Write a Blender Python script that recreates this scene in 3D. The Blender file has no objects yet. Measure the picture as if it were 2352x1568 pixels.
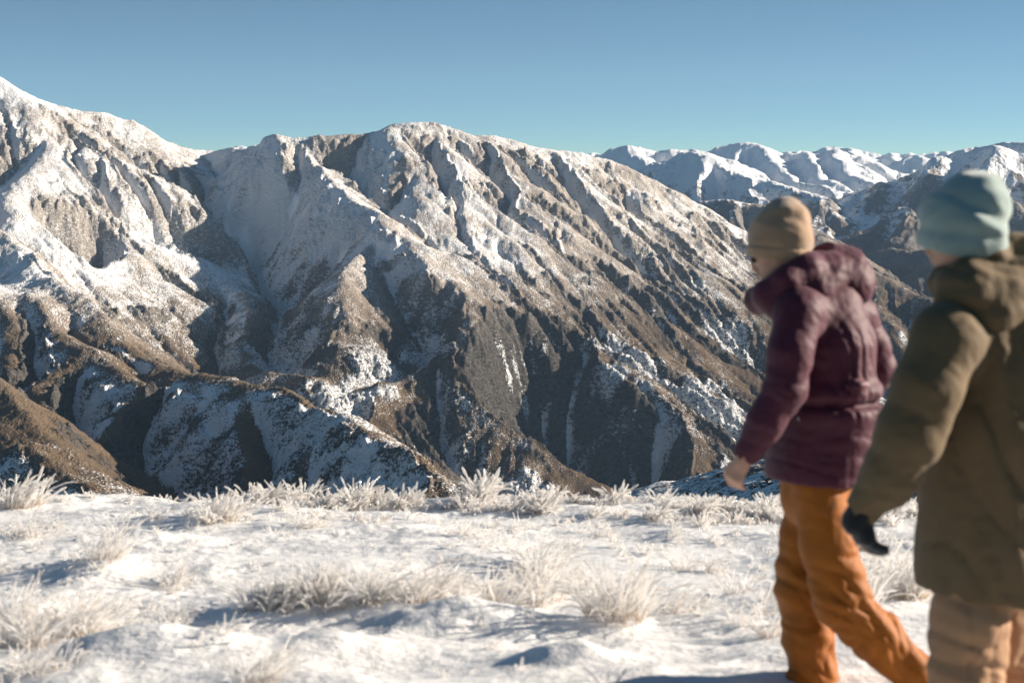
import bpy, math, random, os
import numpy as np
from mathutils import Vector, Matrix

scene = bpy.context.scene
COL = scene.collection
rng = np.random.default_rng(11)
random.seed(5)

# ------------------------------------------------------------------ camera
FPX, CX, CY, HOR = 3920.0, 1176.0, 784.0, 370.0
PITCH = math.atan((CY - HOR) / FPX)
cp, sp = math.cos(PITCH), math.sin(PITCH)

def P(X, Y, r):
    """world point seen in the photograph at (X, Y), r metres ahead (camera at the origin, looking along +Y)"""
    a, b = (X - CX) / FPX, (CY - Y) / FPX
    y = cp + b * sp
    z = -sp + b * cp
    return np.array([a / y * r, r, z / y * r])

# ------------------------------------------------------------------ noise
def _hash(ix, iy, seed):
    h = (ix.astype(np.int64) * 374761393 + iy.astype(np.int64) * 668265263 + seed * 974634777) & 0xffffffff
    h = ((h ^ (h >> 13)) * 1274126177) & 0xffffffff
    return (h ^ (h >> 16)) & 0xffffffff

def perlin(x, y, seed=0):
    x0, y0 = np.floor(x), np.floor(y)
    fx, fy = x - x0, y - y0
    ix, iy = x0.astype(np.int64), y0.astype(np.int64)
    u = fx * fx * fx * (fx * (fx * 6 - 15) + 10)
    v = fy * fy * fy * (fy * (fy * 6 - 15) + 10)
    def g(dx, dy):
        a = _hash(ix + dx, iy + dy, seed) * (2 * np.pi / 4294967296.0)
        return np.cos(a) * (fx - dx) + np.sin(a) * (fy - dy)
    a, b, c, d = g(0, 0), g(1, 0), g(0, 1), g(1, 1)
    return ((a + (b - a) * u) + ((c + (d - c) * u) - (a + (b - a) * u)) * v) * 1.5

def fbm(x, y, octaves=4, seed=0, gain=.5, lac=2.03):
    s, amp, f = 0, 1, 1
    for o in range(octaves):
        s = s + amp * perlin(x * f, y * f, seed + o * 17)
        amp *= gain; f *= lac
    return s

def ridged(x, y, octaves=4, seed=0, gain=.5, lac=2.03):
    s, amp, f = 0, 1, 1
    for o in range(octaves):
        s = s + amp * (1 - 2 * np.abs(perlin(x * f, y * f, seed + o * 31)))
        amp *= gain; f *= lac
    return s

def sstep(a, b, x):
    t = np.clip((x - a) / (b - a), 0, 1)
    return t * t * (3 - 2 * t)

# ------------------------------------------------------------------ terrain from ridge skeletons
def ridge_field(x, y, ridges, floor, soft=5.0, rounding=6.0, start=None):
    """height of a terrain carried by ridge crests: each falls off to both sides with its own slope"""
    h = np.full(x.shape, floor, float) if start is None else start
    for rd in ridges:
        pts, sl, sr = rd[:3]
        Dl, s2l, Dr, s2r = rd[3] if len(rd) > 3 else (1e5, 1, 1e5, 1)      # beyond D metres the flank steepens to s2
        best = np.full(x.shape, -1e9)
        for (a, b) in zip(pts[:-1], pts[1:]):
            dx, dy = b[0] - a[0], b[1] - a[1]
            L2 = dx * dx + dy * dy + 1e-9
            t = np.clip(((x - a[0]) * dx + (y - a[1]) * dy) / L2, 0, 1)
            ex, ey = x - a[0] - t * dx, y - a[1] - t * dy
            d = np.sqrt(ex * ex + ey * ey)
            side = (dx * ey - dy * ex) / (math.sqrt(L2) * (d + 1e-3))     # +1 left of the travel direction
            m = 0.5 + 0.5 * side
            s = sr + (sl - sr) * m
            d = np.sqrt(d * d + rounding * rounding) - rounding
            hh = a[2] + t * (b[2] - a[2]) - s * d
            if len(rd) > 3:
                hh = hh - (s2r + (s2l - s2r) * m - s) * np.maximum(d - (Dr + (min(Dl, 3000) - Dr) * m), 0)
            np.maximum(best, hh, out=best)
        k = np.clip(0.5 + 0.5 * (best - h) / (2 * soft), 0, 1)             # smooth max
        h = h + (best - h) * k + 2 * soft * k * (1 - k)
    return h

def carve(h, x, y, pts, s1, D, s2, reach, floor=-470.0):
    """a slip face below the edge pts, on its right-hand side"""
    bd = np.full(x.shape, 1e9); bz = np.zeros_like(h); bs = np.zeros_like(h); bo = np.zeros_like(h)
    for i, (a, b) in enumerate(zip(pts[:-1], pts[1:])):
        dx, dy = b[0] - a[0], b[1] - a[1]; L = math.hypot(dx, dy)
        tr = ((x - a[0]) * dx + (y - a[1]) * dy) / (L * L); t = np.clip(tr, 0, 1)
        ex, ey = x - a[0] - t * dx, y - a[1] - t * dy
        d = np.sqrt(ex * ex + ey * ey); m = d < bd
        over = np.zeros_like(h)
        if i == 0: over = np.maximum(-tr, 0) * L
        if i == len(pts) - 2: over = np.maximum(over, np.maximum(tr - 1, 0) * L)
        bd = np.where(m, d, bd); bz = np.where(m, a[2] + t * (b[2] - a[2]), bz)
        bs = np.where(m, dx * (y - a[1]) - dy * (x - a[0]), bs); bo = np.where(m, over, bo)
    d = bd + (ridged(x / 38, y / 38, 3, 91) - .8) * 5 * sstep(0, 30, bd)
    zc = np.maximum(bz + 1 - s1 * np.minimum(d, D) - s2 * np.maximum(d - D, 0) + 2.2 * bo + 1.2 * np.maximum(bd - reach, 0), floor)
    return np.where((bs < 0) & (bd < reach * 2) & (bo < 45), np.minimum(h, zc), h)

def valley(h, x, y, pts, sl, sr, reach, keep=9e9):
    """a gully along pts, with flanks rising sl / sr to its left and right"""
    zc = np.full(x.shape, 1e9)
    for a, b in zip(pts[:-1], pts[1:]):
        dx, dy = b[0] - a[0], b[1] - a[1]; L = math.hypot(dx, dy)
        t = np.clip(((x - a[0]) * dx + (y - a[1]) * dy) / (L * L), 0, 1)
        ex, ey = x - a[0] - t * dx, y - a[1] - t * dy
        d = np.sqrt(ex * ex + ey * ey); side = (dx * ey - dy * ex) / (L * (d + 1e-3))
        s = sr + (sl - sr) * (.5 + .5 * side)
        zc = np.minimum(zc, a[2] + t * (b[2] - a[2]) + s * np.maximum(d - 4, 0) + 1.0 * np.maximum(d - reach, 0))
    return np.minimum(h, zc + 500 * sstep(keep, keep + 110, y))

def erode(h, cell, n, K, talus, maxcut, seed_noise, head=0.0, creep=.025):
    """stream-power carving with multiple-flow routing, ridges stay where they are"""
    h0 = h.copy(); h = h + seed_noise
    A = np.ones_like(h)
    sh = [(-1, 0), (1, 0), (0, -1), (0, 1), (-1, -1), (-1, 1), (1, -1), (1, 1)]
    def roll(a, dy, dx):
        return np.roll(np.roll(a, dy, 0), dx, 1)
    for it in range(n):
        S = []; tot = np.full_like(h, 1e-6); smax = np.zeros_like(h)
        for dy, dx in sh:
            dist = cell * (1.41421 if dy and dx else 1.0)
            s = np.maximum((h - roll(h, -dy, -dx)) / dist, 0)
            np.maximum(smax, s, out=smax)
            s = s * s * s if it > 8 else s * s
            S.append(s); tot += s
        An = np.ones_like(h)
        flow = A / tot
        for (dy, dx), s in zip(sh, S):
            An += roll(flow * s, dy, dx)
        A = np.minimum(An, 6000)
        cut = K * np.maximum(np.sqrt(A) - head, 0) * np.minimum(smax, 1.5)
        cut = np.minimum(cut, smax * cell * .35)
        h = h - cut
        # slides: too steep slopes relax
        lap = (roll(h, 1, 0) + roll(h, -1, 0) + roll(h, 0, 1) + roll(h, 0, -1)) * .25 - h
        h = h + lap * (creep + 0.25 * sstep(talus, talus + .5, smax))
        h = np.maximum(h, h0 + seed_noise - maxcut)
    return h, A

def bilinear(g, x0, y0, cell, x, y):
    fx = np.clip((x - x0) / cell, 0, g.shape[1] - 1.001); fy = np.clip((y - y0) / cell, 0, g.shape[0] - 1.001)
    ix, iy = fx.astype(int), fy.astype(int); fx -= ix; fy -= iy
    return (g[iy, ix] * (1 - fx) + g[iy, ix + 1] * fx) * (1 - fy) + (g[iy + 1, ix] * (1 - fx) + g[iy + 1, ix + 1] * fx) * fy

def grid_mesh(name, x, y, z, attrs, mat, smooth=True):
    nr, nc = x.shape
    me = bpy.data.meshes.new(name)
    co = np.stack([x, y, z], -1).reshape(-1, 3).astype(np.float32)
    idx = np.arange(nr * nc).reshape(nr, nc)
    q = np.stack([idx[:-1, :-1], idx[:-1, 1:], idx[1:, 1:], idx[1:, :-1]], -1).reshape(-1, 4).astype(np.int32)
    me.vertices.add(len(co)); me.vertices.foreach_set('co', co.ravel())
    me.loops.add(q.size); me.loops.foreach_set('vertex_index', q.ravel())
    me.polygons.add(len(q)); me.polygons.foreach_set('loop_start', np.arange(0, q.size, 4, dtype=np.int32))
    me.polygons.foreach_set('loop_total', np.full(len(q), 4, np.int32))
    me.polygons.foreach_set('use_smooth', np.full(len(q), smooth))
    me.update(calc_edges=True)
    for k, v in attrs.items():
        a = me.attributes.new(k, 'FLOAT', 'POINT'); a.data.foreach_set('value', v.ravel().astype(np.float32))
    me.materials.append(mat)
    o = bpy.data.objects.new(name, me); COL.objects.link(o)
    o['kind'] = 'structure'
    return o

# ------------------------------------------------------------------ node helpers
class NT:
    def __init__(s, mat):
        mat.use_nodes = True; s.t = mat.node_tree; s.t.nodes.clear()
    def n(s, typ, **kw):
        nd = s.t.nodes.new(typ)
        for k, v in kw.items():
            if k.startswith('i_'):
                key = k[2:]; key = int(key) if key.isdigit() else key.replace('_', ' ')
                s.set(nd.inputs[key], v)
            else: setattr(nd, k, v)
        return nd
    def set(s, sock, v):
        if isinstance(v, bpy.types.NodeSocket): s.t.links.new(v, sock)
        elif isinstance(v, bpy.types.Node): s.t.links.new(v.outputs[0], sock)
        else:
            if isinstance(v, tuple) and len(v) == 3 and len(sock.default_value) == 4: v = (*v, 1)
            sock.default_value = v
    def math(s, op, a, b=0.0, c=None, clamp=False):
        nd = s.t.nodes.new('ShaderNodeMath'); nd.operation = op; nd.use_clamp = clamp
        s.set(nd.inputs[0], a); s.set(nd.inputs[1], b)
        if c is not None: s.set(nd.inputs[2], c)
        return nd.outputs[0]
    def mix(s, f, a, b):
        nd = s.t.nodes.new('ShaderNodeMix'); nd.data_type = 'RGBA'
        s.set(nd.inputs[0], f); s.set(nd.inputs[6], a); s.set(nd.inputs[7], b)
        return nd.outputs[2]
    def smooth(s, x, a, b):
        nd = s.t.nodes.new('ShaderNodeMapRange'); nd.interpolation_type = 'SMOOTHSTEP'
        s.set(nd.inputs[0], x); s.set(nd.inputs[1], a); s.set(nd.inputs[2], b)
        nd.inputs[3].default_value = 0; nd.inputs[4].default_value = 1
        return nd.outputs[0]
    def noise(s, vec, scale, detail=3, rough=.55, dist=0):
        nd = s.t.nodes.new('ShaderNodeTexNoise')
        s.set(nd.inputs['Vector'], vec); nd.inputs['Scale'].default_value = scale
        nd.inputs['Detail'].default_value = detail; nd.inputs['Roughness'].default_value = rough; nd.inputs['Distortion'].default_value = dist
        return nd.outputs[0]
    def attr(s, name):
        return s.n('ShaderNodeAttribute', attribute_name=name).outputs['Fac']
    def out(s, sh):
        o = s.t.nodes.new('ShaderNodeOutputMaterial'); s.t.links.new(sh, o.inputs[0]); return o

def mountain_material(name, speck, bump_d, bump_s):
    m = bpy.data.materials.new(name); t = NT(m)
    geo = t.n('ShaderNodeNewGeometry').outputs['Position']
    n1 = t.noise(geo, 1 / speck, 2.5, .62)
    n2 = t.noise(geo, 1 / (speck * 8), 3, .6)
    mp = t.n('ShaderNodeMapping'); t.t.links.new(geo, mp.inputs[0]); mp.inputs['Scale'].default_value = (.7, .7, 1.35); mp.inputs['Rotation'].default_value = (.5, .3, 0)
    n4 = t.noise(mp.outputs[0], 1 / (speck * 2.6), 4, .65)
    rock = t.attr('rock')
    sm = t.math('ADD', t.math('MULTIPLY', n1, .72), t.math('MULTIPLY', n2, .28))
    lg = t.math('ADD', t.math('MULTIPLY', n4, .5), t.math('MULTIPLY', n1, .5))
    nn = t.math('ADD', t.math('MULTIPLY', sm, t.math('SUBTRACT', 1.0, rock)), t.math('MULTIPLY', lg, rock))
    cov = t.attr('snow')
    thr = t.math('SUBTRACT', .74, t.math('MULTIPLY', cov, .50))
    snow = t.smooth(nn, t.math('SUBTRACT', thr, .08), t.math('ADD', thr, .08))
    full = t.smooth(cov, .86, 1.0)
    snow = t.math('MAXIMUM', snow, full)
    dust = t.attr('dust')                                          # hoar on every blade
    warm = t.attr('warm')
    n3 = t.noise(geo, 1 / (speck * 3), 3, .6)
    veg = t.mix(n3, (.052, .035, .025), (.135, .095, .066))
    vegw = t.mix(n3, (.07, .045, .026), (.145, .098, .056))
    veg = t.mix(warm, veg, vegw)
    rk = t.mix(t.smooth(n4, .3, .7), (.022, .021, .021), (.10, .09, .08))
    ground = t.mix(rock, veg, rk)
    ground = t.mix(dust, ground, (.74, .665, .60))
    col = t.mix(snow, ground, (.83, .84, .86))
    hgt = t.math('ADD', t.math('ADD', t.math('MULTIPLY', n1, .7), t.math('MULTIPLY', n2, 1.2)), t.math('MULTIPLY', t.math('MULTIPLY', n4, rock), 2.5))
    bump = t.n('ShaderNodeBump', i_Strength=t.math('MULTIPLY', t.math('SUBTRACT', 1.0, t.math('MULTIPLY', full, .75)), bump_s), i_Distance=bump_d, i_Height=hgt)
    b = t.n('ShaderNodeBsdfPrincipled', i_Base_Color=col, i_Roughness=.85, i_Normal=bump)
    b.inputs['Specular IOR Level'].default_value = .15
    t.out(b.outputs[0])
    return m

# ------------------------------------------------------------------ the massif across the valley
SKY = [(-700, 250), (-300, 130), (-100, 150), (0, 179), (90, 226), (130, 240), (200, 255), (240, 258), (300, 280), (355, 300), (400, 320), (440, 334), (490, 345), (530, 338),
       (580, 330), (612, 318), (635, 311), (660, 316), (690, 324), (715, 320), (750, 315), (780, 314), (830, 311), (870, 303), (900, 292), (940, 286), (1000, 283), (1040, 290),
       (1100, 304), (1150, 314), (1200, 329), (1260, 344), (1330, 360), (1420, 384), (1500, 420), (1560, 447), (1600, 466), (1680, 507), (1720, 535), (1760, 556), (1800, 580), (1840, 600)]
RSK = ([-700, 0, 300, 490, 635, 1000, 1330, 1720, 2400], [2700, 2750, 2850, 2980, 2780, 2850, 2950, 3050, 3050])
sX = [p[0] for p in SKY]; sY = [p[1] for p in SKY]
MEFF = .55
def face(X, Y, off=0.0):
    off = off * .45
    R = np.interp(X, *RSK); v0 = (HOR - np.interp(X, sX, sY)) / FPX; v = (HOR - Y) / FPX
    return P(X, Y, R * (MEFF - v0) / (MEFF - v) + off)
def spur(sl, sr, *pts):
    return ([face(*p) for p in pts], sl, sr)

ridges = [
    ([P(x, y, np.interp(x, *RSK)) for x, y in SKY if x <= 470], .55, .74),
    ([P(x, y, np.interp(x, *RSK)) for x, y in SKY if 440 <= x <= 920], .55, 1.0),
    ([P(x, y, np.interp(x, *RSK)) for x, y in SKY if x >= 880], .55, .76),
    # left peak
    spur(.62, .75, (90, 226, 0), (112, 250, -30), (120, 300, -60), (100, 360, -80), (60, 420, -90), (30, 470, -90)),
    spur(.62, .80, (130, 245, -10), (150, 285, -40), (165, 330, -55), (150, 380, -65), (135, 430, -60)),
    spur(.60, .95, (205, 280, 0), (198, 307, -55), (188, 345, -80), (172, 400, -95), (150, 450, -95), (140, 505, -80)),
    spur(.62, .80, (198, 307, -55), (222, 345, -75), (240, 400, -90), (252, 450, -90), (258, 510, -70)),
    spur(.55, .80, (215, 300, -20), (250, 350, -60), (285, 420, -90), (292, 470, -100), (300, 525, -100), (330, 580, -105), (372, 625, -110), (392, 660, -110), (405, 720, -105), (432, 790, -105), (470, 850, -110)),
    spur(.60, .75, (330, 300, -10), (350, 340, -30), (372, 390, -40), (420, 430, -50)),
    spur(.80, .52, (440, 336, 0), (472, 370, -40), (500, 410, -70), (518, 455, -85), (514, 520, -100), (535, 600, -125), (565, 680, -145), (600, 760, -150), (645, 830, -150)),
    spur(.75, .70, (430, 600, -75), (470, 680, -110), (520, 760, -130), (560, 850, -140)),
    spur(.60, .85, (150, 520, -30), (195, 570, -60), (210, 640, -70), (200, 690, -60)),
    spur(.60, .85, (270, 530, -40), (300, 580, -70), (325, 650, -80), (330, 720, -75)),
    # bump and its rocky rib
    spur(.85, 1.0, (635, 312, 0), (640, 350, -50), (655, 400, -85), (640, 450, -95), (610, 510, -95)),
    # central spur
    spur(.46, .95, (690, 324, 0), (720, 365, -60), (760, 410, -95), (800, 455, -120), (830, 474, -135), (866, 492, -150), (900, 535, -165), (932, 572, -180), (985, 612, -195), (1033, 640, -205), (1075, 672, -215),
         (1130, 692, -215), (1200, 722, -215), (1289, 758, -215), (1353, 780, -215), (1433, 804, -215), (1513, 844, -215), (1593, 888, -215), (1693, 944, -220), (1780, 1000, -220), (1850, 1060, -220)),
    spur(.62, .85, (868, 496, -150), (845, 545, -185), (800, 600, -215), (765, 650, -235), (740, 700, -245), (725, 760, -250), (730, 830, -240)),
    spur(.85, .95, (932, 572, -180), (905, 600, -200), (830, 625, -235), (800, 660, -265), (790, 720, -275), (800, 790, -275)),
    spur(.70, .72, (1080, 680, -215), (1092, 720, -245), (1130, 790, -275), (1165, 850, -300), (1200, 920, -320), (1240, 1000, -340), (1275, 1090, -350), (1290, 1160, -350)),
    spur(.70, .80, (1080, 680, -215), (1040, 720, -150), (990, 790, -40), (940, 870, 60), (900, 950, 130), (870, 1000, 180)),
    spur(.60, .75, (1190, 720, -215), (1215, 770, -240), (1235, 830, -260), (1262, 880, -275)),
    spur(.55, .90, (1260, 745, -215), (1310, 795, -230), (1372, 843, -245), (1432, 923, -265), (1512, 991, -275), (1570, 1060, -280), (1600, 1130, -280)),
    spur(.75, .85, (1330, 860, -245), (1340, 920, -265), (1400, 990, -275), (1420, 1070, -285), (1440, 1150, -285)),
    spur(.60, .70, (1030, 575, -105), (1060, 592, -130), (1116, 622, -150), (1185, 659, -165), (1240, 697, -175), (1300, 745, -185)),
    # ribs below the summit
    spur(.55, .65, (905, 300, -5), (935, 350, -25), (960, 400, -40), (965, 440, -45)),
    spur(.62, .90, (1010, 300, -5), (1025, 350, -30), (1050, 405, -65), (1090, 445, -85), (1112, 510, -100), (1110, 570, -110), (1098, 620, -105)),
    spur(.65, .75, (1075, 420, -70), (1060, 470, -85), (1050, 530, -90), (1085, 580, -95)),
    spur(.58, .95, (1120, 330, -5), (1160, 400, -45), (1200, 452, -95), (1267, 494, -125), (1303, 523, -135), (1346, 556, -145), (1400, 610, -150), (1480, 680, -155), (1560, 740, -160), (1640, 800, -160), (1720, 860, -160)),
    spur(.62, .85, (1303, 523, -135), (1300, 590, -155), (1320, 660, -165), (1345, 740, -165)),
    spur(.60, .85, (1360, 580, -135), (1395, 650, -150), (1420, 720, -155), (1450, 790, -155)),
    spur(.60, .80, (1185, 452, -80), (1160, 500, -85), (1145, 560, -85)),
    spur(.55, .80, (1250, 345, -3), (1300, 390, -35), (1370, 450, -55), (1450, 530, -70), (1530, 610, -80), (1600, 680, -90), (1660, 750, -95), (1720, 800, -100)),
    spur(.55, .85, (1380, 375, -3), (1450, 430, -35), (1530, 500, -55), (1610, 570, -70), (1660, 640, -85), (1710, 700, -95), (1760, 760, -105)),
    spur(.62, .85, (1500, 740, -125), (1530, 800, -145), (1570, 860, -150), (1620, 920, -150)),
    spur(.62, .90, (1600, 780, -125), (1640, 850, -145), (1690, 900, -150), (1760, 960, -150)),
    # spur behind the hikers
    ([P(1740, 545, 3250), P(1800, 585, 3200), P(1850, 562, 3130), P(1881, 542, 3080), P(1930, 575, 3020), P(2000, 620, 2960), P(2070, 655, 2900), P(2150, 690, 2840), P(2250, 760, 2740), P(2420, 860, 2600)], .75, .62),
    ([P(1881, 542, 3080), P(1850, 620, 2960), P(1830, 700, 2860)], .6, .8),
    ([P(2010, 625, 2950), P(2020, 690, 2850), P(2050, 750, 2760), P(2080, 800, 2680)], .6, .8),
    spur(.6, .8, (1760, 760, -105), (1830, 830, -110), (1900, 900, -110), (1980, 980, -110), (2060, 1060, -110)),
    spur(.6, .8, (1720, 860, -160), (1800, 930, -160), (1880, 1010, -160)),
]
# nearer ridge with the slip face on its left
ridges += [
    ([P(-500, 330, 2300), P(-250, 420, 2150), P(0, 535, 1960), P(72, 600, 1880), P(144, 650, 1800), P(209, 704, 1740), P(266, 736, 1690), P(335, 797, 1630), P(378, 822, 1600), P(432, 846, 1565),
      P(558, 869, 1465), P(619, 893, 1412), P(659, 897, 1372), P(720, 936, 1322), P(774, 962, 1282), P(847, 984, 1230), P(920, 1045, 1170), P(985, 1113, 1120), P(1030, 1190, 1085), P(1060, 1280, 1050)], .9, .34, (1e5, .8, 75, 1.15)),
    ([P(195, 788, 1600), P(240, 820, 1560), P(290, 850, 1525), P(345, 876, 1492), P(290, 905, 1450), P(262, 950, 1418), P(245, 1000, 1390), P(238, 1060, 1362), P(236, 1120, 1335)], 1.05, .80),
    ([P(60, 680, 1740), P(130, 745, 1660), P(195, 788, 1600), P(150, 830, 1560), P(90, 880, 1510), P(60, 930, 1480)], .5, .8, (70, .9, 70, 1.0)),
    ([P(-60, 640, 1790), P(20, 720, 1690), P(60, 790, 1620), P(40, 850, 1560)], .5, .7, (70, .9, 70, 1.)),
    # far left low ridge
]


edge = [P(300, 884, 1500), P(345, 877, 1480), P(420, 888, 1436), P(485, 903, 1402), P(560, 903, 1388), P(640, 897, 1378), P(690, 922, 1338), P(740, 950, 1300), P(800, 972, 1258), P(847, 986, 1228), P(915, 1046, 1168), P(980, 1114, 1118)]
cuts = [
    (edge, 1.55, 55, .85, 150),
    ([face(932, 574, -178), face(985, 614, -194), face(1033, 642, -204), face(1066, 668, -212)], 1.5, 45, .78, 170),
    ([face(735, 385, -74), face(760, 411, -94), face(830, 476, -134), face(866, 494, -149)], 1.3, 60, .75, 150),
    ([face(1318, 800, -230), face(1372, 845, -244), face(1432, 925, -264), face(1512, 993, -274)], 1.5, 60, .9, 110),
    ([face(120, 500, -82), face(165, 508, -86), face(230, 512, -74), face(285, 545, -100)], 1.7, 25, .8, 70),
]
late = [
    ([P(-400, 760, 1500), P(-150, 830, 1400), P(0, 878, 1330), P(47, 897, 1300), P(72, 922, 1275), P(95, 965, 1245), P(122, 1000, 1220), P(148, 1050, 1190), P(202, 1090, 1160), P(284, 1135, 1120), P(340, 1190, 1080)], .85, .42, (1e5, .85, 60, .8)),
    ([P(60, 990, 1200), P(100, 1040, 1165), P(150, 1085, 1135), P(210, 1130, 1105)], .7, .9),
    ([P(300, 878, 1498), P(290, 905, 1462), P(268, 950, 1425), P(250, 1000, 1392), P(240, 1060, 1362), P(236, 1130, 1335)], 1.1, .9),
    ([P(452, 900, 1416), P(470, 950, 1380), P(505, 1010, 1345), P(520, 1070, 1315)], 1.2, 1.3),
    ([P(372, 905, 1452), P(380, 960, 1420), P(395, 1010, 1392)], 1.3, 1.3),
    ([P(560, 908, 1383), P(562, 950, 1350), P(552, 1020, 1310), P(560, 1090, 1275)], 1.2, 1.3),
    ([P(735, 948, 1302), P(722, 1000, 1272), P(690, 1060, 1235), P(650, 1130, 1200)], 1.0, 1.1),
    ([P(847, 984, 1230), P(835, 1040, 1195), P(845, 1100, 1160), P(845, 1150, 1130)], 1.0, 1.1),
    ([face(868, 500, -152), face(845, 545, -185), face(805, 600, -215), face(785, 650, -230), face(790, 710, -240), face(775, 770, -240)], .8, 1.0),
]

X0, Y0, CELL = -1350.0, 720.0, 4.0
GX, GY = np.meshgrid(np.arange(X0, 1900, CELL), np.arange(Y0, 3640, CELL))
wx = fbm(GX / 170, GY / 170, 4, 3) * 15; wy = fbm(GX / 170, GY / 170, 4, 9) * 15
H = ridge_field(GX + wx, GY + wy, ridges, -500.0)
for c in cuts: H = carve(H, GX + wx, GY + wy, *c)
H = valley(H, GX + wx, GY + wy, [P(500, 366, 2930), P(522, 460, 2800), P(545, 560, 2680), P(590, 650, 2570), P(640, 722, 2480), P(690, 805, 2380), P(740, 885, 2290)], 1.2, .95, 150, 2660.0)
H = valley(H, GX + wx, GY + wy, [face(1020, 672, -150), face(965, 740, -150), face(890, 850, -150), face(835, 950, -150), face(800, 1020, -150)], .85, .75, 90)
late = [([p - np.array([0, 0, 7.0 if i > 1 else 0.0]) for p in r[0]], *r[1:]) for i, r in enumerate(late)]
H = ridge_field(GX + wx, GY + wy, late, 0, 3.0, 3.0, H)
rough = fbm(GX / 210, GY / 210, 4, 21, .5) * 10.0 + (ridged(GX / 95 + wx / 30, GY / 95 + wy / 30, 4, 27, .5) - 1.0) * 3.8
patch = .25 + 1.0 * sstep(-.3, .7, fbm(GX / 330, GY / 330, 3, 41))        # some flanks are gullied, some smooth
H, ACC = erode(H, CELL, 110, .062 * patch, 1.0, 26.0, rough, 3.5)

# ---- polar mesh (dense where the eye is), bilinear from the grid plus rock detail
def polar(a0, a1, da, r0, r1, q, extra=()):
    az = np.arange(a0, a1, da)
    az = np.concatenate([extra[0], az, extra[1]]) if extra else az
    r = r0 * np.exp(np.arange(0, math.log(r1 / r0), q))
    A, R = np.meshgrid(az, r)
    return R * np.sin(A), R * np.cos(A)

d2r = math.pi / 180
mx, my = polar(-17.6 * d2r, 17.6 * d2r, .00060, 780, 3500, .00145,
               (np.arange(-24, -17.6, .12) * d2r, np.arange(17.7, 34, .12) * d2r))
mz = bilinear(H, X0, Y0, CELL, mx, my)
acc = bilinear(np.log2(ACC), X0, Y0, CELL, mx, my)
gy_, gx_ = np.gradient(H, CELL)
slope_g = np.sqrt(gx_ ** 2 + gy_ ** 2)
def blur(a, n):
    for _ in range(n):
        a = (a + np.roll(a, 1, 0) + np.roll(a, -1, 0) + np.roll(a, 1, 1) + np.roll(a, -1, 1)) / 5
    return a
Hb = blur(H, 14)
conv_g = Hb - H                              # + in hollows, - on crests
slope = bilinear(blur(slope_g, 2), X0, Y0, CELL, mx, my)
conv = bilinear(conv_g, X0, Y0, CELL, mx, my)
gxs = bilinear(blur(gx_, 3), X0, Y0, CELL, mx, my)      # + rises to the right: faces left
_A = math.radians(72); away = gxs * math.sin(math.radians(72)) + bilinear(blur(gy_, 3), X0, Y0, CELL, mx, my) * math.cos(math.radians(72))   # flanks turned from the sun keep their snow
lowf = fbm(mx / 220, my / 220, 4, 51)
midf = fbm(mx / 45, my / 45, 4, 77)
craggy = sstep(.75, 1.15, slope + .25 * midf) 
craggy = np.maximum(craggy, sstep(.55, .95, lowf + .3 * midf) * sstep(.5, .75, slope) * .8)
crest = sstep(-2, -7, conv)
craggy = np.maximum(craggy, .75 * sstep(.45, .85, away) * sstep(-.25, .35, lowf + .5 * midf))
craggy = np.maximum(craggy, .8 * sstep(.3, .7, away) * sstep(-150, -230, mz) * sstep(-.3, .2, fbm(mx / 90, my / 90, 3, 88)))
craggy = craggy * (1 - .7 * sstep(1780, 1620, my) * (1 - sstep(.5, .9, slope)))
craggy = np.maximum(craggy, .6 * sstep(1620, 1780, my) * crest * sstep(-.3, .4, lowf + midf))
mz = mz + (ridged(mx / 62 + .4 * midf, my / 62, 3, 15, .5) - .8) * 6.0 * craggy + ridged(mx / 24, my / 24, 4, 5, .58) * (0.6 + 3.0 * craggy) + (ridged(mx / 17, my / 17, 3, 66) - .6) * 3.0 * sstep(.18, .42, fbm(mx / 120, my / 120, 4, 58) + .25 * midf) * sstep(-215, -260, mz) * sstep(.55, .8, slope) + fbm(mx / 9, my / 9, 3, 8, .6) * (.85 + .9 * craggy)
alt = mz
shade = sstep(.22, .62, away)
snow_sun = .25 + .19 * sstep(-300, -110, alt) + .26 * sstep(45, 150, alt) + .05 * np.clip(conv / 6, -1, 1.4)
snow_shade = .47 + .38 * sstep(-270, -60, alt) + .30 * np.clip(conv / 6, -1, 1.4)
snow = snow_sun + (snow_shade - snow_sun) * shade + .17 * lowf + .12 * midf + .12 * sstep(4.5, 9, acc) * sstep(-.25, .35, midf) * sstep(-230, -170, alt) + .30 * shade * (fbm(mx / 48, my / 30, 4, 83, .6) - .05) * sstep(0, -140, alt) - .18 * craggy
snow = snow + .1 * sstep(-250, -420, mx) * sstep(2150, 2350, my)              # deeper snow under the western peak
n1 = sstep(1780, 1620, my)
snow += n1 * (.14 * shade * sstep(.5, .9, slope) - .16 * (1 - shade)) + n1 * .14 * (1 - shade) * sstep(.28, .6, lowf + .3 * midf)
snow -= .14 * sstep(380, 620, mx)
snow -= .25 * sstep(1340, 1280, my) * sstep(-250, -300, mx)
bluff = sstep(.18, .42, fbm(mx / 120, my / 120, 4, 58) + .25 * midf) * sstep(-215, -260, mz) * sstep(.45, .75, slope) * sstep(1650, 1800, my)
snow = snow + bluff * (.56 - snow) * .9
rock = np.clip(np.maximum(craggy * 1.1, bluff), 0, 1)
warm = np.clip(sstep(-60, -260, alt) * (.6 + .4 * lowf) + .8 * n1 + .35 * sstep(.0, -.5, gxs), 0, 1)
dust = .46 * sstep(-265, -80, alt) * (1 - .75 * n1) + .1 * lowf * sstep(-200, 0, alt)
m_mountain = mountain_material('frosted_tussock_slope', 1.8, 2.4, 1.0)
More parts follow.
